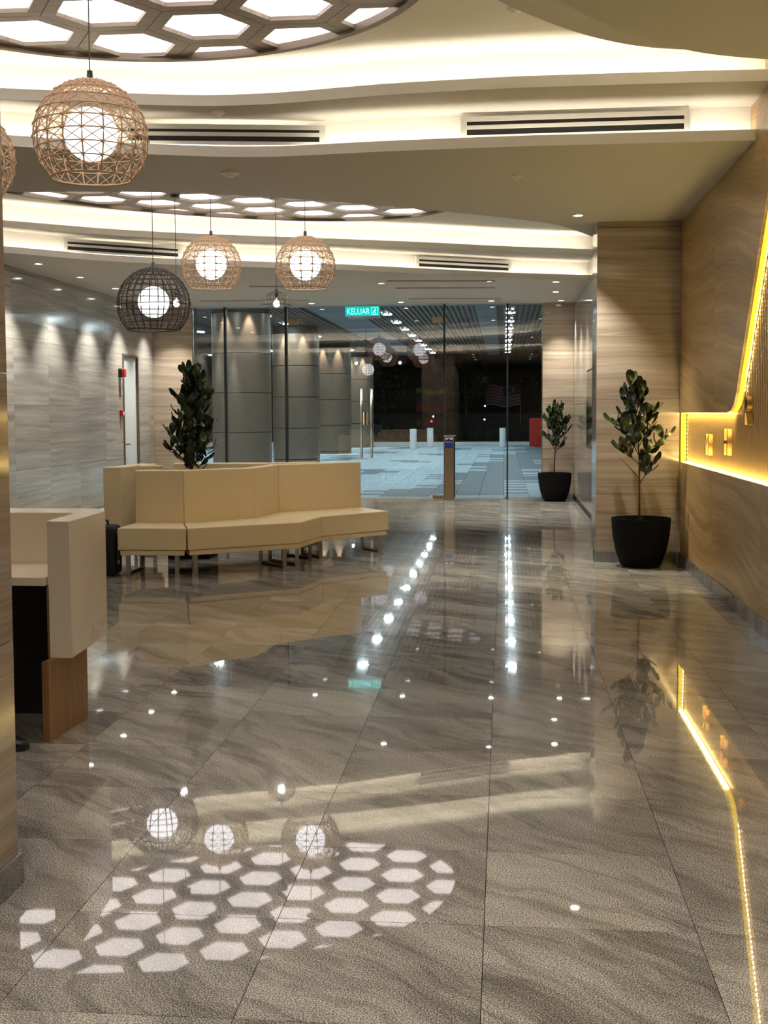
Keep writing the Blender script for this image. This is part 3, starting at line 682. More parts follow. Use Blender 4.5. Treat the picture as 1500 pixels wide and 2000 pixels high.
# ------------------------------------------------------------ pendants
def pendant(label, cen, ceilz, R, mat_, globe_r, nrib=18, dark=False, can_r=0.05):
    t = thing('pendant_lamp', label, 'pendant lamp', cen, 0, 'woven cage pendant lamps')
    top = R*0.985; cut = -0.71
    MB().tube([(0, 0, top-0.01), (0, 0, ceilz-cen[2])], 0.0035, 6).build('cable', M['black'], t)
    MB().lathe([(can_r, ceilz-cen[2]), (can_r, ceilz-cen[2]-0.022), (can_r*0.8, ceilz-cen[2]-0.027)], 20).build('canopy', M['black'], t)
    MB().lathe([(0.016, top+0.06), (0.02, top+0.0), (0.03, top-0.01)], 12).build('cord_grip', M['black'], t, smooth=True)
    MB().lathe([(globe_r*math.sin(PI*k/16), globe_r*math.cos(PI*k/16)+0.02) for k in range(16, -1, -1)], 32, cap=False).build('globe', M['globe'], t, smooth=True)
    th0, th1 = math.radians(6), math.acos(cut)
    rr = 0.0048 if not dark else 0.0055
    P = lambda th, ph, q=R: (q*math.sin(th)*math.cos(ph), q*math.sin(th)*math.sin(ph), q*math.cos(th))
    rib = MB().tube([P(th0+(th1-th0)*k/14, 0) for k in range(15)], rr, 5).build('rib', mat_, t, smooth=True)
    rng = random.Random(int(R*1000)+int(cen[0]*77))
    for k in range(1, nrib):
        jit = rng.uniform(-0.09, 0.09) if dark else rng.uniform(-0.02, 0.02)
        o = inst(rib, 'rib', t, (0, 0, 0), (rng.uniform(-0.04, 0.04) if dark else 0, 0, 2*PI*k/nrib+jit))
    nring = 10 if not dark else 13
    ths = [th0+(th1-th0)*(k+0.6)/nring for k in range(nring)]; ths[-1] = th1
    for k, th in enumerate(ths):
        wob = 0.006 if not dark else 0.016
        ph0 = rng.uniform(0, 6)
        pts = [P(th+wob*math.sin(2*ph+ph0), ph, R*1.006) for ph in [2*PI*j/36 for j in range(37)]]
        MB().tube(pts, rr*(1.5 if th == th1 else 0.9), 5, cap=False).build('ring', mat_, t, smooth=True)
    lac = MB()
    if not dark:
        for a, b in zip(ths, ths[1:]):
            for k in range(nrib):
                p0, p1 = 2*PI*k/nrib, 2*PI*(k+1)/nrib
                lac.tube([P(a, p0, R*1.012), P((a+b)/2, (p0+p1)/2, R*1.0), P(b, p1, R*1.012)], 0.0027, 4, cap=False)
                lac.tube([P(b, p0, R*1.012), P((a+b)/2, (p0+p1)/2, R*1.004), P(a, p1, R*1.012)], 0.0027, 4, cap=False)
        for a in ths[:-1]:      # knots where lacing wraps the crossings
            for k in range(nrib):
                ph = 2*PI*k/nrib; lac.tube([P(a-0.028, ph, R*1.015), P(a+0.028, ph, R*1.015)], 0.0065, 5)
        for th in np.linspace(0.15, 0.62, 6):
            lac.tube([P(th+0.05*math.sin(9*ph), ph, R*1.01) for ph in [2*PI*j/48 for j in range(49)]], 0.0032, 4, cap=False)
    else:
        for k in range(16):
            th = rng.uniform(0.3, 2.0); ph = rng.uniform(0, 6.28); dt = rng.uniform(-0.5, 0.7); dp = rng.uniform(0.2, 0.9)
            lac.tube([P(th+dt*s/8, ph+dp*s/8, R*1.01) for s in range(9)], 0.0025, 4, cap=False)
    l = lac.build('lacing', mat_, t, smooth=True); l['kind'] = 'stuff'
    return t
HZ = 3.865
pendant('large rattan cage pendant nearest the camera, top left', (-2.33, 6.88, 3.065), HZ, 0.317, M['rattan'], 0.150)
pendant('rattan cage pendant cut off by the left edge of the view', (-3.35, 7.45, 3.085), HZ, 0.317, M['rattan'], 0.150)
pendant('rattan cage pendant, left of the two far ones', (-3.04, 12.71, 3.04), HZ, 0.308, M['rattan'], 0.160, nrib=16)
pendant('rattan cage pendant, right of the two far ones', (-2.05, 12.72, 3.02), HZ, 0.308, M['rattan'], 0.160, nrib=16)
pendant('dark brown wire cage pendant above the sofa', (-3.41, 11.83, 2.575), HZ, 0.352, M['dark_rattan'], 0.152, nrib=26, dark=True)
def dome(label, cen, ceilz):
    t = thing('pendant_lamp', label, 'pendant lamp', cen, 0, 'small wire dome pendants'); R = 0.155
    MB().tube([(0, 0, 0.1), (0, 0, ceilz-cen[2])], 0.0035, 6).build('cable', M['black'], t)
    MB().lathe([(0.055, ceilz-cen[2]), (0.055, ceilz-cen[2]-0.03)], 20).build('canopy', M['black'], t)
    MB().lathe([(0.014, 0.05), (0.022, 0.10), (0.02, 0.15), (0.01, 0.17)], 12).build('socket', M['black'], t, smooth=True)
    MB().lathe([(0.036*math.sin(PI*k/10), 0.036*math.cos(PI*k/10)+0.005) for k in range(10, -1, -1)], 16, cap=False).build('bulb', M['bulb'], t, smooth=True)
    P = lambda th, ph: (R*math.sin(th)*math.cos(ph), R*math.sin(th)*math.sin(ph), R*math.cos(th)*0.95-0.01)
    rib = MB().tube([P(0.12+(PI/2-0.12)*k/8, 0) for k in range(9)], 0.0035, 5).build('rib', M['dark_rattan'], t, smooth=True)
    for k in range(1, 16): inst(rib, 'rib', t, (0, 0, 0), (0, 0, 2*PI*k/16))
    for th in (0.4, 0.8, 1.2, PI/2): MB().tube([P(th, 2*PI*j/28) for j in range(29)], 0.0032 if th < 1.5 else 0.005, 5, cap=False).build('ring', M['dark_rattan'], t, smooth=True)
dome('small bare bulb wire dome pendant hanging between the rattan ones', (-2.475, 13.36, 2.695), HZ)
dome('small bare bulb wire dome pendant seen behind the dark cage', (-3.55, 13.2, 2.70), HZ)

# ------------------------------------------------------------ reception desk
dk = thing('reception_desk', 'cream marble reception desk on an oak base at the left', 'desk', (-2.1, 5.48, 0))
def L2(pts): return [(x+2.1, y-5.48) for x, y in pts]
XD = -4.6
MB().prism(L2([(-2.105, 5.48), (-1.995, 5.48), (-2.03, 6.10), (-2.12, 6.24), (XD, 6.24), (XD, 5.97), (-2.14, 5.97)]), 0.37, 1.01).build('counter_wall', M['marble'], dk, bevel=0.003, seg=1)
MB().box(XD+2.1, -0.008, -0.03, 0.488, 0.712, 0.752).build('worktop', M['marble'], dk, bevel=0.002, seg=1)
MB().prism(L2([(-2.105, 5.385), (-2.072, 5.385), (-2.046, 5.83), (-2.079, 5.83)]), 0, 0.371).box(-0.03+0.02, 0.0, 0.0, 0.45, 0.37, 0.71).build('side_panel', M['oak'], dk)
MB().box(XD+2.1, -0.03, 0.42, 0.47, 0, 0.71).build('modesty_panel', M['dark_wood'], dk)
MB().box(XD+2.1, XD+2.14, 0.0, 0.42, 0, 0.71).build('side_panel', M['oak'], dk)

# ------------------------------------------------------------ sofas
def offset_poly(poly, d):
    out = []; n = len(poly)
    a = sum(poly[i][0]*poly[(i+1) % n][1]-poly[(i+1) % n][0]*poly[i][1] for i in range(n)); s = 1 if a > 0 else -1
    for i in range(n):
        p0, p1, p2 = Vector(poly[i-1]), Vector(poly[i]), Vector(poly[(i+1) % n])
        e1 = (p1-p0).normalized(); e2 = (p2-p1).normalized(); n1 = Vector((-e1.y, e1.x))*s; n2 = Vector((-e2.y, e2.x))*s
        b = (n1+n2); b = b/max(b.dot(n1), 0.2)*1.0; out.append(tuple(p1+b*d))
    return out
def sofa(label, front, back, thick, hz=0.96, legs=(), pieces=None, group='cream island sofa modules'):
    ox, oy = front[0]; t = thing('sofa', label, 'sofa', (ox, oy, 0), 0, group)
    lc = lambda pts: [(x-ox, y-oy) for x, y in pts]
    # back line offset to the rear
    n = len(back); rear = []
    for i in range(n):
        p = Vector(back[i]); d = Vector((0, 0))
        if i > 0: e = (Vector(back[i])-Vector(back[i-1])).normalized(); d += Vector((-e.y, e.x))
        if i < n-1: e = (Vector(back[i+1])-Vector(back[i])).normalized(); d += Vector((-e.y, e.x))
        d.normalize(); rear.append(tuple(p+d*thick))
    for i in range(n-1):
        MB().prism(lc([front[i], front[i+1], back[i+1], back[i]]), 0.245, 0.452).build('seat', M['vinyl'], t, bevel=0.012, seg=3)
        MB().prism(lc([back[i], back[i+1], rear[i+1], rear[i]]), 0.245, hz).build('backrest', M['vinyl'], t, bevel=0.012, seg=3)
    base = front + back[::-1]
    MB().prism(lc(offset_poly(front+rear[::-1], 0.018)), 0.195, 0.243).build('plinth', M['vinyl'], t, bevel=0.004, seg=1)
    for lx, ly in legs:
        MB().box(lx-ox-0.017, lx-ox+0.017, ly-oy-0.017, ly-oy+0.017, 0, 0.196).build('leg', M['steel'], t)
    for i in range(0, len(legs)-1, 2):
        a, b = legs[i], legs[i+1]
        MB().tube([(a[0]-ox, a[1]-oy, 0.012), (b[0]-ox, b[1]-oy, 0.012)], 0.012, 4).build('foot_rail', M['steel'], t)
    return t
SF = [(-3.56, 11.03), (-2.905, 11.04), (-1.96, 11.72), (-1.85, 12.40), (-1.23, 13.10)]
SBk = [(-3.56, 11.60), (-3.08, 11.60), (-2.49, 12.16), (-2.39, 12.90), (-1.585, 13.60)]
sofa('cream leather single seat sofa module at the left front of the island', [SF[0], (SF[1][0]-0.006, SF[1][1])], [SBk[0], (SBk[1][0]-0.006, SBk[1][1])], 0.13,
     legs=[(-3.50, 11.16), (-3.50, 11.62), (-3.03, 11.16), (-3.16, 11.62)])
sofa('long zigzag cream leather sofa module facing the camera', [(SF[1][0]+0.006, SF[1][1]+.002)]+SF[2:], [(SBk[1][0]+0.006, SBk[1][1])]+SBk[2:], 0.13,
     legs=[(-2.865, 11.20), (-3.0, 11.66), (-2.13, 11.80), (-2.44, 12.15), (-2.04, 11.98), (-2.38, 12.35), (-2.0, 12.55), (-2.34, 12.85), (-1.90, 12.62), (-2.15, 12.98), (-1.34, 13.16), (-1.56, 13.50)])
# rear modules: seats face away
sofa('cream sofa module on the far side of the island, only its back seen', [(-2.0, 14.30), (-2.65, 14.02), (-3.55, 14.0)], [(-2.12, 13.75), (-2.6, 13.46), (-3.65, 13.42)], 0.14,
     legs=[(-2.15, 14.1), (-2.25, 13.75), (-3.4, 13.85), (-3.4, 13.4)])
sofa('cream sofa module at the left rear of the island, tall end towards the desk', [(-4.45, 13.6), (-4.62, 12.5)], [(-4.0, 13.25), (-4.11, 12.30)], 0.20,
     legs=[(-4.4, 13.4), (-4.05, 13.2), (-4.5, 12.6), (-4.1, 12.5)])
sofa('narrow cream back panel closing the island behind the single seat', [(-3.90, 12.66), (-3.62, 12.66)], [(-3.90, 12.70), (-3.62, 12.70)], 0.12, legs=[(-3.85, 12.74), (-3.7, 12.74)])
# planter in the middle of the island
MB  # tree built below
# black bag on its stand beside the desk
bg = thing('backpack', 'black backpack standing on the floor between desk and sofa', 'bag', (-3.74, 11.15, 0))
MB().prism([(-0.17, -0.14), (0.15, -0.14), (0.15, 0.14), (-0.17, 0.14)], 0.0, 0.47).build('body', M['cloth'], bg, bevel=0.05, seg=4)
MB().prism([(-0.12, -0.19), (0.10, -0.19), (0.10, -0.13), (-0.12, -0.13)], 0.05, 0.26).build('front_pocket', M['cloth'], bg, bevel=0.02, seg=3)
MB().tube([(-0.06, 0, 0.46), (-0.05, 0, 0.51), (0.0, 0, 0.525), (0.05, 0, 0.51), (0.06, 0, 0.46)], 0.012, 8).build('carry_handle', M['black'], bg, smooth=True)
MB().tube([(0.155, -0.06, 0.42), (0.18, -0.08, 0.30), (0.175, -0.09, 0.16), (0.155, -0.08, 0.06)], 0.012, 8).build('shoulder_strap', M['black'], bg, smooth=True)
for z in (0.36, 0.24, 0.12): MB().box(0.172, 0.19, -0.10, -0.085, z, z+0.03).build('buckle', M['steel'], bg)

# ------------------------------------------------------------ potted trees
def leaf_mesh():
    L, W = 0.115, 0.030; v = [(0, 0, 0)]; f = []
    prof = [(0.12, 0.35), (0.35, 0.8), (0.6, 1.0), (0.82, 0.8), (0.95, 0.4)]
    for t, wd in prof:
        z = -0.012*math.sin(t*PI)+t*t*0.012
        v += [(t*L, -wd*W, z+0.006), (t*L, 0, z-0.003), (t*L, wd*W, z+0.006)]
    v.append((L, 0, 0.01)); n = len(prof)
    f += [(0, 1, 2), (0, 2, 3)]
    for k in range(n-1):
        a = 1+3*k; f += [(a, a+3, a+4, a+1), (a+1, a+4, a+5, a+2)]
    a = 1+3*(n-1); e = len(v)-1; f += [(a, e, a+1), (a+1, e, a+2)]
    me = bpy.data.meshes.new('leaf'); me.from_pydata(v, [], f)
    for p in me.polygons: p.use_smooth = True
    me.materials.append(M['leaf']); return me
LEAF = leaf_mesh()
def tree(label, loc, pot, trunk, hgt, crown0, wid, nbr, seed, lean=0.0, leaf_s=1.0, per=8, bare=(), cone=False):
    rng = random.Random(seed); t = thing('potted_tree', label, 'plant', loc)
    if pot == 'round':
        MB().lathe([(0.17, 0), (0.20, 0.03), (0.245, 0.16), (0.272, 0.30), (0.284, 0.44), (0.286, 0.475), (0.272, 0.475), (0.262, 0.42), (0.255, 0.40)], 40, cap=True).build('pot', M['pot'], t, smooth=True, sharp=50)
        MB().lathe([(0.258, 0.40), (0.256, 0.425), (0.12, 0.435), (0.02, 0.44)], 24).build('soil', M['soil'], t, smooth=True)
        zb = 0.43
    else:
        MB().box(-0.22, 0.22, -0.2, 0.2, 0, 0.82).build('pot', M['pot'], t, bevel=0.01, seg=2)
        MB().box(-0.20, 0.20, -0.18, 0.18, 0.80, 0.825).build('soil', M['soil'], t); zb = 0.82
    tp = []
    for k in range(9):
        s = k/8; z = zb+(hgt-zb-0.06)*s
        tp.append((lean*s+0.012*math.sin(5*s+seed), 0.01*math.cos(4*s), z))
    MB().tube(tp, trunk, 8, r1=0.004).build('trunk', M['bark'], t, smooth=True)
    tip = lambda z: Vector(tp[min(8, max(0, round((z-zb)/(hgt-zb-0.06)*8)))])
    def tpos(z):
        s = (z-zb)/(hgt-zb-0.06)*8; i = min(7, max(0, int(s))); u = s-i; a, b = Vector(tp[i]), Vector(tp[i+1]); return a+(b-a)*u
    def leaf(p, d, s):
        o = bpy.data.objects.new('leaf', LEAF); C.objects.link(o); o.parent = t
        q = d.to_track_quat('X', 'Z') @ Matrix.Rotation(rng.uniform(-0.9, 0.9), 3, 'X').to_quaternion()
        o.rotation_mode = 'QUATERNION'; o.rotation_quaternion = q; o.location = p; s *= rng.uniform(0.8, 1.15); o.scale = (s, s*rng.uniform(0.95, 1.25), s)
    ga = 2.399
    for k in range(nbr):
        s = k/(nbr-1); z0 = crown0+(hgt-crown0-0.12)*s**0.9; az = ga*k+rng.uniform(-.3, .3)
        prof = (1.05-0.75*s) if cone else (math.sin(PI*min(1, 0.22+0.78*s))**0.7 if s < 0.9 else 0.45)
        ln = wid*(0.35+0.75*prof)*rng.uniform(0.8, 1.1); el = math.radians(rng.uniform(35, 60) if s < .8 else 65)
        p0 = tpos(z0); d = Vector((math.cos(az)*math.cos(el), math.sin(az)*math.cos(el), math.sin(el)))
        n = 6; pts = [p0+d*ln*j/n+Vector((0, 0, 0.05*ln*math.sin(PI*j/n*0.7))) for j in range(n+1)]
        MB().tube(pts, 0.0055, 5, r1=0.002).build('branch', M['bark'], t, smooth=True)
        if k in bare: continue
        for j in range(per):
            u = 0.28+0.72*(j+0.5)/per; q = pts[0]+(pts[-1]-pts[0])*u; a2 = az+ga*j*1.3; e2 = math.radians(rng.uniform(5, 65))
            dd = (Vector((math.cos(a2)*math.cos(e2), math.sin(a2)*math.cos(e2), math.sin(e2)))+d*0.6).normalized(); leaf(q, dd, leaf_s)
        leaf(pts[-1], d, leaf_s)
    for j in range(5):
        a2 = ga*j; e2 = math.radians(70); leaf(Vector(tp[-1]), Vector((math.cos(a2)*0.4, math.sin(a2)*0.4, 1)).normalized(), leaf_s*0.9)
    return t
tree('tall leafy tree in a round black pot before the right pillar', (1.325, 12.07, 0), 'round', 0.011, 1.74, 0.80, 0.27, 21, 5, lean=-0.07, per=6, leaf_s=1.22, bare=(1, 3))
tree('smaller bushy tree in a black pot beside the glass front', (0.86, 21.0, 0), 'round', 0.013, 1.54, 0.80, 0.25, 20, 11, lean=0.0, per=7, leaf_s=1.15)
tree('dense leafy tree rising from the middle of the sofa island', (-3.25, 12.6, 0), 'box', 0.018, 1.90, 0.80, 0.30, 34, 23, lean=0.02, per=8, leaf_s=1.15, cone=True)

# ------------------------------------------------------------ glass front
def pane(name, x0, x1, z0, z1, lab, cat='window'):
    o = sempty(name, lab, cat); MB().add([(x0, YG, z0), (x1, YG, z0), (x1, YG, z1), (x0, YG, z1)], [(0, 1, 2, 3)]).build('pane', M['glass'], o); return o
def fin(o, x, z1=H, w=0.028, d=0.09): MB().box(x-w/2, x+w/2, YG-d/2, YG+d/2, 0, z1-0.002).build('mullion', M['seal'], o)
w1 = pane('window_1', RL, -4.90, 0, H, 'narrow fixed glass pane at the far left of the glass front'); fin(w1, -4.885, w=.04)
w2 = pane('window_2', -4.87, -3.82, 0, H, 'fixed glass pane left of the double doors'); fin(w2, -3.80, w=.045)
w3 = pane('window_3', -1.01, 0.045, 0, H, 'fixed glass pane right of the double doors'); fin(w3, -1.025, w=.03)
w4 = pane('window_4', 0.075, RR, 0, H, 'fixed glass pane beside the far potted tree'); fin(w4, 0.06, w=.028)
w5 = pane('window_5', -3.775, -1.045, 3.165, H, 'low glass transom above the double doors')
MB().box(RL, RL+0.012, YG-0.02, YG+0.02, 0, H).build('edge_trim', M['steel'], w1); MB().box(RR-0.012, RR, YG-0.02, YG+0.02, 0, H).build('edge_trim', M['steel'], w4)
MB().box(RL, RR, YG-0.012, YG+0.012, 0.0, 0.012).build('floor_channel', M['steel'], w2)
for nm, x0, x1, hx, lab in (('door_1', -3.775, -2.40, -2.48, 'left frameless glass door leaf with tall steel handle'), ('door_2', -2.388, -1.045, -2.305, 'right frameless glass door leaf with tall steel handle')):
    d = pane(nm, x0, x1, 0.012, 3.16, lab, 'door')
    ox = x0+0.01 if hx < -2.4 else x1-0.19
    for z, q in ((0.0, 0.07), (3.05, 0.11)): MB().box(ox, ox+0.18, YG-0.02, YG+0.02, z+0.005, z+q).build('patch_fitting', M['bronze'], d, bevel=0.003, seg=1)
    for s in (-1, 1): MB().tube([(hx, YG+s*0.06, 0.72), (hx, YG+s*0.06, 1.93)], 0.016, 10).build('door_handle', M['steel'], d, smooth=True)
    for z in (0.85, 1.8): MB().tube([(hx, YG-0.06, z), (hx, YG+0.06, z)], 0.009, 8).build('handle_bolt', M['steel'], d)
    sx = hx+0.03 if hx < -2.4 else hx-0.125
    MB().box(sx, sx+0.095*0.6, YG-0.004, YG-0.002, 1.30, 1.52).build('sticker', M['chalk'], d)
    g = MB()
    for k in range(6): g.box(sx+0.016, sx+0.04, YG-0.0055, YG-0.0045, 1.325+k*0.03, 1.342+k*0.03)
    g.build('sticker_mark', mat('sticker_ink', (0.25, 0.12, 0.05), 0.6), d)

# exit sign
sg = thing('exit_sign', 'glowing green KELUAR exit sign above the glass doors', 'sign', (-2.43, 21.22, 3.17))
MB().box(-0.30, 0.30, 0.0, 0.035, 0, 0.175).build('housing', M['white'], sg)
MB().box(-0.29, 0.29, -0.004, -0.001, 0.008, 0.167).build('face', M['sign'], sg)
MB().box(-0.25, 0.25, 0.012, 0.022, 0.175, 0.2).build('bracket', M['steel'], sg)
MB().box(-0.25, 0.3, 0.0, 0.03, -0.03, -0.022).build('drip_bar', M['white'], sg)
tx = text_mesh('lettering', 'KELUAR', M['signt'], 0.15, 0.001, None, Matrix.Rotation(PI/2, 4, 'X')); tx.parent = sg; tx.location = (-0.075, -0.006, 0.035); tx.scale = (0.74, 1.0, 1)
fg = MB()
fr = [(0.16, 0.03), (0.265, 0.03), (0.265, 0.15), (0.16, 0.15)]
for (a, b), (c, d) in zip(fr, fr[1:]+fr[:1]): fg.tube([(a, -0.006, b), (c, -0.006, d)], 0.004, 4)
fg.lathe([(0.0, 0.118), (0.010, 0.125), (0.0, 0.135)], 8, 0.222, -0.006, cap=False)
for a, b in (((0.215, 0.115), (0.205, 0.08)), ((0.205, 0.08), (0.225, 0.06)), ((0.225, 0.06), (0.22, 0.04)), ((0.205, 0.08), (0.19, 0.06)), ((0.19, 0.06), (0.175, 0.062)), ((0.213, 0.108), (0.235, 0.095)), ((0.213, 0.108), (0.192, 0.098))):
    fg.tube([(a[0], -0.006, a[1]), (b[0], -0.006, b[1])], 0.0055, 4)
fg.build('running_figure', M['signt'], sg)

# card reader post
cp = thing('card_post', 'slim steel card reader post standing before the glass doors', 'post', (-0.92, 21.0, 0))
MB().box(-0.09, 0.075, -0.08, 0.08, 0.0, 1.10).build('body', M['bronze'], cp, bevel=0.006, seg=2)
MB().box(0.076, 0.092, -0.08, 0.08, 0.06, 1.10).build('side_plate', M['black'], cp)
MB().box(-0.095, 0.095, -0.085, 0.085, 1.10, 1.112).build('top_cap', M['steel'], cp, bevel=0.003, seg=1)
MB().box(-0.075, 0.06, -0.086, -0.081, 0.90, 1.08).build('reader_screen', M['screen'], cp)
MB().box(-0.075, 0.06, -0.089, -0.086, 1.045, 1.075).box(-0.07, 0.055, -0.089, -0.086, 1.0, 1.008).build('screen_band', M['white'], cp)
MB().box(-0.025, 0.005, -0.091, -0.087, 1.02, 1.065).build('screen_icon', M['black'], cp)
MB().box(-0.10, 0.10, -0.10, 0.10, 0.0, 0.015).build('base_plate', M['steel'], cp)

# wall display in the recess, fire devices by the service door
ds = thing('wall_display', 'black framed wall display seen edge-on beyond the right pillar', 'display', (XS, 15.8, 1.0))
MB().box(-0.065, -0.012, -1.2, 1.25, 0.02, 1.07).build('frame', M['black'], ds, bevel=0.004, seg=1)
MB().box(-0.068, -0.065, -1.17, 1.22, 0.05, 1.04).build('screen', mat('dark_screen', (0.01, 0.012, 0.014), 0.08), ds)
MB().box(-0.012, 0.0, -0.3, 0.3, 0.3, 0.7).build('bracket', M['steel'], ds)
fa = thing('fire_strobe', 'red fire alarm sounder on the left wall beside the service door', 'alarm', (XL, 19.42, 2.17))
MB().box(0, 0.045, -0.06, 0.06, -0.07, 0.07).build('base', M['black'], fa, bevel=0.005, seg=1)
MB().box(0.045, 0.10, -0.055, 0.055, -0.065, 0.065).build('housing', M['red'], fa, bevel=0.012, seg=2)
MB().tube([(0.012, 0, -0.07), (0.012, 0, -0.38)], 0.006, 6).build('conduit', M['steel'], fa)
fb = thing('break_glass', 'small red break-glass call point below the alarm sounder', 'alarm', (XL, 19.44, 1.52))
MB().box(0, 0.05, -0.05, 0.05, -0.05, 0.05).build('housing', M['red'], fb, bevel=0.006, seg=2)
MB().box(0.05, 0.053, -0.028, 0.028, -0.025, 0.025).build('window', M['white'], fb)
MB().box(0, 0.03, -0.02, 0.02, -0.12, -0.05).build('key_box', M['steel'], fb)

# ------------------------------------------------------------ seated receptionist (mostly behind the pillar)
def skin_body(name, joints, edges, m, parent, sub=2):
    me = bpy.data.meshes.new(name); me.from_pydata([j[0] for j in joints], edges, []); me.materials.append(m)
    o = bpy.data.objects.new(name, me); C.objects.link(o); o.parent = parent
    sk = o.modifiers.new('skin', 'SKIN'); sk.use_smooth_shade = True
    for i, j in enumerate(joints):
        v = me.skin_vertices[0].data[i]; v.radius = (j[1], j[1]*(j[2] if len(j) > 2 else 1)); v.use_root = (i == 0)
    s = o.modifiers.new('sub', 'SUBSURF'); s.levels = sub; s.render_levels = sub
    return o
pp = thing('person', 'seated person in black trousers and black shoes behind the left pillar', 'person', (-2.62, 5.0, 0))
J = [((0, 0, 0.50), 0.13, 0.9), ((0, 0.0, 0.68), 0.125, 0.8), ((0, 0.01, 0.86), 0.135, 0.75), ((0, 0.02, 0.99), 0.10, 0.8), ((0, 0.03, 1.07), 0.05), ((0, 0.035, 1.10), 0.05),
     ((0.10, 0.06, 0.50), 0.095), ((0.22, 0.32, 0.51), 0.062), ((0.26, 0.31, 0.30), 0.048), ((0.29, 0.29, 0.10), 0.036),
     ((-0.10, 0.06, 0.50), 0.095), ((-0.16, 0.42, 0.51), 0.062), ((-0.16, 0.36, 0.30), 0.048), ((-0.16, 0.34, 0.10), 0.036),
     ((0.17, 0.02, 0.98), 0.058), ((0.21, 0.05, 0.75), 0.044), ((0.10, 0.30, 0.80), 0.032),
     ((-0.17, 0.02, 0.98), 0.058), ((-0.22, 0.05, 0.75), 0.044), ((-0.14, 0.30, 0.80), 0.032)]
Eg = [(0, 1), (1, 2), (2, 3), (3, 4), (4, 5), (0, 6), (6, 7), (7, 8), (8, 9), (0, 10), (10, 11), (11, 12), (12, 13), (3, 14), (14, 15), (15, 16), (3, 17), (17, 18), (18, 19)]
skin_body('body', J, Eg, M['cloth'], pp)
hd = MB(); 
for k in range(13):
    th = PI*k/12; rr = 0.078*math.sin(th)**0.85*(1 - 0.18*max(0, -math.cos(th))); hd_z = 1.225+0.115*math.cos(th)
    for j in range(20):
        a = 2*PI*j/20; fy = math.sin(a)*rr*1.2; hd.v.append((math.cos(a)*rr, 0.04+fy, hd_z))
for k in range(12):
    for j in range(20): hd.f.append((k*20+j, (k+1)*20+j, (k+1)*20+(j+1) % 20, k*20+(j+1) % 20))
ho = hd.build('head', M['skin'], pp, smooth=True)
MB().lathe([(0.012, 1.19), (0.014, 1.2), (0.008, 1.235)], 8, 0, 0.135).build('nose', M['skin'], ho, smooth=True)
MB().box(-0.022, 0.022, 0.118, 0.128, 1.162, 1.170).build('mouth', mat('lip', (0.3, 0.1, 0.09), 0.5), ho)
for s in (-1, 1):
    MB().lathe([(0.0, 1.222), (0.011, 1.232), (0.0, 1.242)], 8, s*0.03, 0.122, cap=False).build('eye', M['black'], ho)
    MB().lathe([(0.006, 1.19), (0.014, 1.22), (0.008, 1.245)], 8, s*0.08, 0.04).build('ear', M['skin'], ho, smooth=True)
hr = MB()
for k in range(8):
    th = PI*k/14; rr = 0.086*math.sin(th)**0.8
    for j in range(20):
        a = 2*PI*j/20; back = 0.02 if math.sin(a) < 0.2 else 0
        hr.v.append((math.cos(a)*rr, 0.032+math.sin(a)*rr*1.22, 1.232+0.122*math.cos(th)-(0.05 if (k == 7 and math.sin(a) < 0.3) else 0)))
for k in range(7):
    for j in range(20): hr.f.append((k*20+j, (k+1)*20+j, (k+1)*20+(j+1) % 20, k*20+(j+1) % 20))
hr.build('hair', M['hair'], pp, smooth=True)
for sx, wx in ((1, 0.10), (-1, -0.14)):
    for f in range(5):
        ang = (f-2)*0.22; L = [0.055, 0.075, 0.082, 0.076, 0.06][f]
        base = Vector((wx+(f-2)*0.017, 0.34, 0.80)); 
        if (f == 0 and sx < 0) or (f == 4 and sx > 0): pass
        skin_body('finger', [((wx, 0.30, 0.80), 0.018), (tuple(base), 0.010), (tuple(base+Vector((math.sin(ang)*L*.6, math.cos(ang)*L*.6, 0.006))), 0.009), (tuple(base+Vector((math.sin(ang)*L, math.cos(ang)*L, -0.012))), 0.007)], [(0, 1), (1, 2), (2, 3)], M['skin'], pp, 1)
def shoe(p, d, lab):
    n = 12; mb = MB(); prof = [(0, .030, .085), (.04, .038, .095), (.10, .036, .08), (.16, .046, .055), (.22, .048, .045), (.27, .036, .035), (.29, .015, .02)]
    q = Vector((d[0], d[1], 0)).normalized(); s = Vector((-q.y, q.x, 0))
    for t, hw, h in prof:
        for j in range(n):
            a = 2*PI*j/n; zz = 0.012+(0.5+0.5*math.sin(a))*h; ww = math.cos(a)*hw
            mb.v.append(tuple(Vector(p)+q*(t-0.06)+s*ww+Vector((0, 0, zz))))
    for i in range(len(prof)-1):
        for j in range(n): mb.f.append((i*n+j, i*n+(j+1) % n, (i+1)*n+(j+1) % n, (i+1)*n+j))
    mb.f += [tuple(range(n))[::-1], tuple((len(prof)-1)*n+j for j in range(n))]
    o = mb.build('shoe', M['black'], pp, smooth=True)
    so = MB(); 
    pts = [Vector(p)+q*(t-0.06)+s*hw*1.05 for t, hw, h in prof]+[Vector(p)+q*(t-0.06)-s*hw*1.05 for t, hw, h in prof[::-1]]
    so.prism([(v.x, v.y) for v in pts], 0.0, 0.022).build('sole', M['black'], o)
shoe((0.27, 0.28, 0), (0.95, -0.15), '')
shoe((-0.16, 0.34, 0), (-0.1, 1), '')
st = thing('office_stool', 'black swivel stool under the seated person behind the pillar', 'chair', (-2.62, 5.0, 0))
MB().lathe([(0.20, 0.33), (0.21, 0.35), (0.20, 0.38), (0.14, 0.385)], 28).build('seat', M['cloth'], st, smooth=True, sharp=50)
MB().tube([(0, 0, 0.06), (0, 0, 0.34)], 0.022, 12).build('column', M['black'], st, smooth=True)
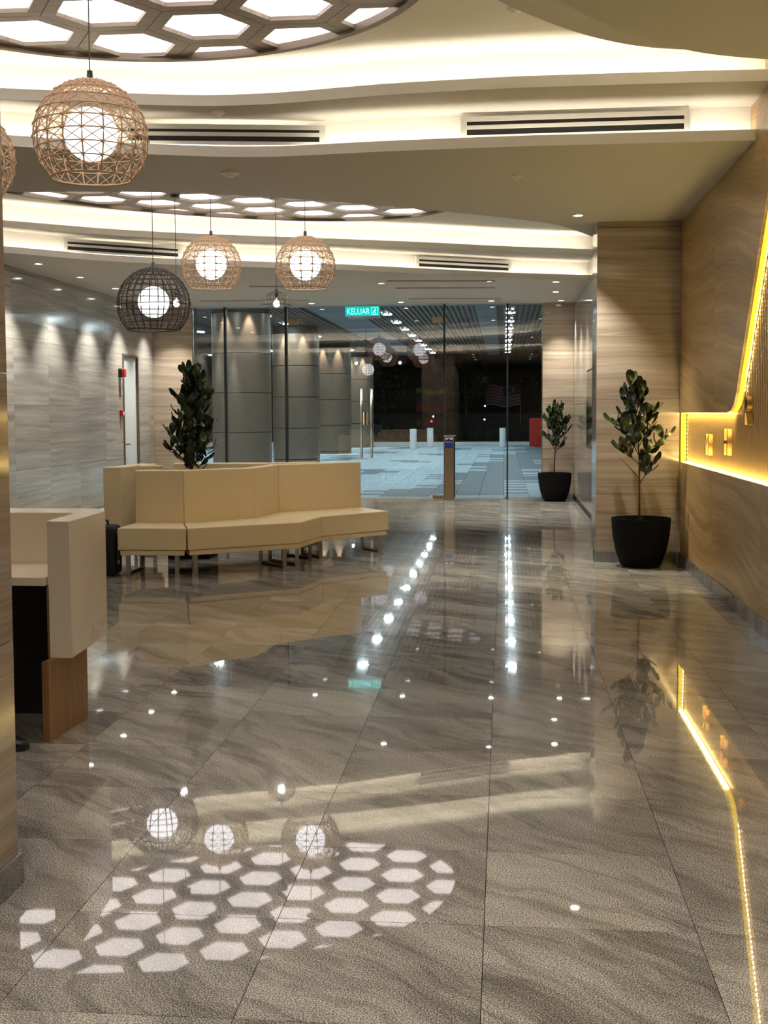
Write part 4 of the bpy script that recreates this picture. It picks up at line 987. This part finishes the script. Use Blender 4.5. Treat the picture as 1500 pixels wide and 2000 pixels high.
for k in range(5):
    a = 2*PI*k/5+1.0; MB().tube([(0, 0, 0.075), (0.2*math.cos(a), 0.2*math.sin(a), 0.06)], 0.014, 6).build('leg', M['black'], st)
    MB().lathe([(0.0, 0.0), (0.018, 0.008), (0.024, 0.025), (0.018, 0.042), (0.0, 0.05)], 10, 0.2*math.cos(a), 0.2*math.sin(a), cap=False).build('caster', M['black'], st, smooth=True)

# ------------------------------------------------------------ outside
og = struct(MB().box(-26, 14, YG+0.12, 57.0, -0.2, -0.03).build('trim_1', M['grout']), 'concrete base of the outdoor forecourt', 'ground')
# forecourt paving: long planks, pale with grey runs
random.seed(9)
near, far = [], MB(); farg = MB()
pw, plen = 0.9, 0.45
rows = 0; y = YG+0.14; cnt = 0
def is_grey(x, y):
    u = x + 0.25*(y-22)            # diagonal drift
    if -1.05 < x-0.085*(y-29) < 0.55 and 22 < y < 55: return True
    h = math.sin(x*1.7+y*0.35+3)*math.sin(y*0.55-x*0.9)
    return h > 0.62 or (random.random() < 0.008)
og2 = thing('forecourt_paving', 'pale blue-grey outdoor paving with grey diagonal bands beyond the glass', 'paving', (0, YG, 0))
pm = {}
while y < 56.4:
    ln = min(plen if y < 30 else 0.9, 56.49-y)
    xs = -12.6 + (0.45 if rows % 2 else 0)
    while xs < 4.5:
        g = is_grey(xs+0.45, y)
        px = 985+(xs+.45)*2400/y
        bx = (xs+0.006, xs+pw-0.006, y+0.005-YG, y+ln-0.005-YG, -0.03, -0.002)
        if y < 26.5 and px > 560 and px < 1100 and cnt < 290 and xs < 1.2:
            MB().box(*bx).build('paver', M['paveg'] if g else M['pave'], og2); cnt += 1
        else: (farg if g else far).box(*bx)
        xs += pw
    y += ln; rows += 1
o = far.build('paver_field', M['pave'], og2); o['kind'] = 'stuff'
o = farg.build('grey_paver_field', M['paveg'], og2); o['kind'] = 'stuff'
tag(MB().box(-26, 14, 56.5, 57.0, -0.03, 0.16).build('kerb', M['kerb']), 'low pale kerb along the far edge of the forecourt', 'kerb')
lw = tag(MB().box(-26, 14, 57.0, 66, -0.2, 0.10).build('lawn', M['grass']), 'dark night lawn strip beyond the kerb', 'lawn'); lw['kind'] = 'stuff'
# outdoor ceiling
oc = sempty('trim_2', 'outdoor canopy ceiling of dark slats and pale bands', 'ceiling')
MB().box(-26, 14, YG+0.3, 58, 4.28, 4.4).build('canopy_slab', M['odark'], oc)
sl = MB(); x = -15.0
while x < 5.0:
    if not (-5.2 < x < -3.85 or -0.8 < x < -0.15): sl.box(x, x+0.07, YG+0.4, 57.9, 4.2, 4.27)
    x += 0.14
o = sl.build('slat', M['ostrip'], oc); o['kind'] = 'stuff'
MB().box(-5.05, -3.9, YG+0.4, 57.9, 4.19, 4.28).build('plain_band', M['oplain'], oc); MB().box(-0.75, -0.2, YG+0.4, 57.9, 4.19, 4.28).build('plain_band', M['oplain'], oc)
# outdoor downlights
cols = [(-3.17, 'row right of the columns'), (0.17, 'row nearest the right wall'), (-6.5, 'row above the columns'), (-9.9, 'row beyond the columns'), (-13.3, 'outermost left row')]
first = None
for cx, rn in cols:
    for k in range(-2, 9):
        y = 30.5+3.1*k
        if cx == -6.5 and min(abs(y-c) for c in (30, 38, 46, 54)) < 1.2: continue
        nth = ['first', 'second', 'third', 'fourth', 'fifth', 'sixth', 'seventh', 'eighth', 'ninth', 'tenth', 'eleventh'][k+2]
        lb = 'outdoor canopy downlight, %s from the glass in the %s' % (nth, rn)
        if first is None:
            first = thing('canopy_light', lb, 'ceiling light', (cx, y, 4.19), 0, 'outdoor canopy downlights')
            MB().lathe([(0.12, -0.012), (0.12, -0.004)], 16).build('lens', M['lampo'], first)
            MB().lathe([(0.12, -0.002), (0.15, -0.002), (0.15, -0.016), (0.122, -0.016)], 20, cap=False).build('trim_ring', M['white'], first, smooth=True, sharp=30)
        else: copy_thing(first, lb, (cx, y, 4.19))
# columns
def column(y, x, lab):
    t = thing('column', lab, 'column', (x, y, 0), 0, 'round clad columns outside'); R = 0.73; zs = [0.0, 0.09, 1.05, 2.01, 2.97, 3.95]
    for a, b in zip(zs, zs[1:]): MB().lathe([(R-0.01, a+0.008), (R, a+0.014), (R, b-0.014), (R-0.01, b-0.008)], 48).build('panel', M['colm'], t, smooth=True, sharp=30)
    MB().lathe([(R-0.03, 0.0), (R-0.03, 4.2)], 32).build('core', M['odark'], t, smooth=True, sharp=30)
    for a in (-1.9, -1.1):
        spot('uplight', (math.cos(a)*(R+0.12), math.sin(a)*(R+0.12), 4.15), 45, 45, 0.6, (1.0, 0.93, 0.82), 0.03, t)
for y, lab in ((30, 'round dark clad column outside, nearest the glass'), (38, 'round dark clad column outside, second from the glass'), (46, 'round dark clad column outside, third from the glass'), (54, 'round dark clad column outside, farthest from the glass')):
    column(y, -6.45, lab)
# white post at the right edge
tag(MB().box(1.92, 2.05, 45, 45.1, -0.03, 4.2).build('light_pole', M['obol']), 'thin white post outside at the right edge of the glass', 'post')
# bollards
def bollard(x, y, lab):
    t = thing('bollard', lab, 'bollard', (x, y, -0.01), 0, 'white bollards')
    MB().lathe([(0.14, 0), (0.14, 0.82), (0.125, 0.85)], 20).build('shaft', M['obol'], t, smooth=True, sharp=40)
    MB().lathe([(0.16, 0), (0.16, 0.02)], 20).build('base_plate', M['steel'], t)
bollard(-3.75, 51.0, 'white bollard, leftmost outside by the kerb'); bollard(-3.25, 54.5, 'white bollard, second from the left by the kerb'); bollard(-0.05, 53.5, 'white bollard standing right of the card post')
hy = thing('red_cabinet', 'red hose cabinet outside behind the far potted tree', 'cabinet', (1.42, 54.6, -0.002))
MB().box(-0.3, 0.3, -0.25, 0.25, 0, 1.25).build('body', M['red'], hy, bevel=0.01, seg=1)
MB().box(-0.26, 0.26, -0.262, -0.251, 0.08, 1.15).build('door', M['red'], hy); MB().box(0.16, 0.19, -0.285, -0.262, 0.6, 0.72).build('door_handle', M['steel'], hy)
# garden wall, fence, flags, trees, traffic light, parked car
gw = tag(MB().box(-26, 14, 66, 66.2, 0, 1.5).build('garden_wall', mat('garden_wall_plaster', (0.06, 0.056, 0.05), 0.8, var=0.2, bscale=2)), 'dim plaster wall behind the lawn', 'wall')
bl = tag(MB().box(-26, 14, 72, 72.4, 0, 14).build('office_building', M['odark']), 'unlit dark building beyond the garden wall', 'building')
hg = MB(); random.seed(2)
for k in range(420):
    x = random.uniform(-20, 6); h = random.uniform(0.25, 0.7); a = random.uniform(0, 6)
    y = random.uniform(62.2, 62.9); hg.add([(x, y, 0.1), (x+0.12*math.cos(a), y+0.12*math.sin(a), 0.1+h*0.6), (x+0.2*math.cos(a+.5), y+.1, 0.1+h), (x-0.05, y+0.05, 0.1+h*0.6)], [(0, 1, 2, 3)])
o = tag(hg.build('shrub_bed', M['hedge']), 'low dark shrubs along the lawn outside', 'shrubs'); o['kind'] = 'stuff'
def ntree(x, y, h, lab, seed):
    rng = random.Random(seed); t = thing('tree', lab, 'tree', (x, y, 0.1))
    MB().tube([(0, 0, 0), (0.08, 0, h*0.3), (0.0, 0.05, h*0.6)], 0.12, 8, r1=0.05).build('trunk', M['bark'], t, smooth=True)
    mb = MB()
    for k in range(520):
        th, ph = math.acos(rng.uniform(-1, 1)), rng.uniform(0, 6.28); r = rng.uniform(.5, 1)**.4
        c = Vector((1.3*r*math.sin(th)*math.cos(ph), 0.8*r*math.sin(th)*math.sin(ph), h*0.66+h*0.33*r*math.cos(th)))
        u = Vector((rng.gauss(0, 1), rng.gauss(0, 1), rng.gauss(0, 1))).normalized()*0.14; v = u.orthogonal().normalized()*0.07
        mb.add([c-u, c+v, c+u, c-v], [(0, 1, 2, 3)])
    o = mb.build('foliage', M['hedge'], t); o['kind'] = 'stuff'
ntree(-6.2, 63.2, 4.6, 'dark tree outside beside the row of columns', 1); ntree(-2.0, 63.4, 5.0, 'dark tree outside left of the striped flag', 2); ntree(2.6, 63.3, 4.4, 'dark tree outside at the right edge of the glass', 3); ntree(-12, 63.3, 4.8, 'dark tree outside at the far left', 4)
def flag(x0, x1, z0, z1, y, stripes, lab, canton=None):
    t = thing('flag', lab, 'flag', (x0, y, z0)); n = len(stripes); hh = (z1-z0)/n; W = x1-x0
    for k, m in enumerate(stripes):
        v = []; f = []
        for j in range(13):
            xx = W*j/12; yy = 0.08*math.sin(j*0.9); dz = 0.07*math.sin(j*0.6+0.5)
            v += [(xx, yy, hh*k+dz), (xx, yy, hh*(k+1)+dz)]
        f = [(2*j, 2*j+2, 2*j+3, 2*j+1) for j in range(12)]
        MB().add(v, f).build('stripe', m, t, smooth=True)
    if canton:
        MB().add([(W*.5+W*.5*j/6, 0.08*math.sin((6+j)*0.9)-0.02, (z1-z0)*b+0.07*math.sin((6+j)*0.6+0.5)) for j in range(7) for b in (0.5, 1.0)], [(2*j, 2*j+2, 2*j+3, 2*j+1) for j in range(6)]).build('canton', M['flagg'], t, smooth=True)
        cs = []
        for j in range(14):
            a = 0.5+5.3*j/13; cs.append((W*0.70+0.16*math.cos(a), -0.08, (z1-z0)*0.76+0.16*math.sin(a)))
        MB().tube(cs, 0.028, 5).build('crescent', M['flagy'], t)
        sm = MB(); pts = []
        for j in range(28):
            a = 2*PI*j/28; r = 0.13 if j % 2 == 0 else 0.07; pts.append((W*0.80+r*math.cos(a), -0.09, (z1-z0)*0.76+r*math.sin(a)))
        sm.add(pts, [tuple(range(28))]).build('star', M['flagy'], t)
    MB().tube([(W+0.03, 0, 0.1-z0), (W+0.03, 0, z1-z0+0.25)], 0.025, 6).build('flag_pole', M['steel'], t)
RW = [M['flagr'], M['flagw']]
flag(-4.6, -2.95, 1.5, 2.75, 64.6, [M['flagr'], M['flagr'], M['flagg'], M['odark'], M['flagy']], 'yellow and red banner hanging outside in the dark')
flag(-0.95, 0.85, 1.85, 2.95, 64.8, [M['flagw'], M['flagr']]*7, 'red and white striped flag with dark canton outside', canton=True)
tl = thing('traffic_light', 'distant red traffic light beyond the lawn', 'traffic light', (-3.75, 64.0, 0.1))
MB().tube([(0, 0, 0), (0, 0, 1.0)], 0.04, 8).build('post', M['odark'], tl); MB().box(-0.1, 0.1, -0.06, 0.06, 0.85, 1.35).build('housing', M['odark'], tl)
MB().lathe([(0.0, 0.90), (0.07, 0.97), (0.0, 1.04)], 10, 0, -0.08, cap=False).build('red_lamp', M['sigr'], tl); MB().lathe([(0.0, 1.16), (0.05, 1.22), (0.0, 1.28)], 10, 0.1, -0.08, cap=False).build('white_lamp', M['sigw'], tl)
for x, z, lab in ((-0.98, 1.85, 'upper small white garden light outside'), (-1.0, 1.15, 'lower small white garden light outside')):
    t = thing('garden_light', lab, 'lamp', (x, 63.9, z)); MB().lathe([(0.0, -0.05), (0.055, 0), (0.0, 0.05)], 10, cap=False).build('lens', M['sigw'], t); MB().tube([(0, 0.05, 0), (0, 0.05, 0.1-z)], 0.02, 5).build('post', M['odark'], t)
cr = thing('car', 'dark parked car beyond the lawn at the left', 'car', (-8.0, 64.6, 0.085))
MB().add([(x, y, z) for y in (-0.85, 0.85) for x, z in ((-2.1, .35), (2.1, .35), (2.15, .75), (1.2, .9), (0.7, 1.35), (-0.9, 1.38), (-1.6, .95), (-2.15, .85))], [tuple(range(8)), tuple(range(8, 16))[::-1]]+[(k, k+8, (k+1) % 8+8, (k+1) % 8) for k in range(8)]).build('body', mat('car_paint', (0.03, 0.06, 0.06), 0.25, metal=0.4), cr, bevel=0.06, seg=3)
for wx in (-1.3, 1.3):
    for wy in (-0.86, 0.72):
        MB().tube([(wx, wy, 0.33), (wx, wy+0.14, 0.33)], 0.31, 18).build('wheel', M['black'], cr)
MB().add([(x, -0.862, z) for x, z in ((-0.8, 1.28), (0.6, 1.26), (1.0, .95), (-1.3, .97))], [(0, 1, 2, 3)]).build('window', mat('car_glass', (0.08, 0.16, 0.17), 0.1), cr)
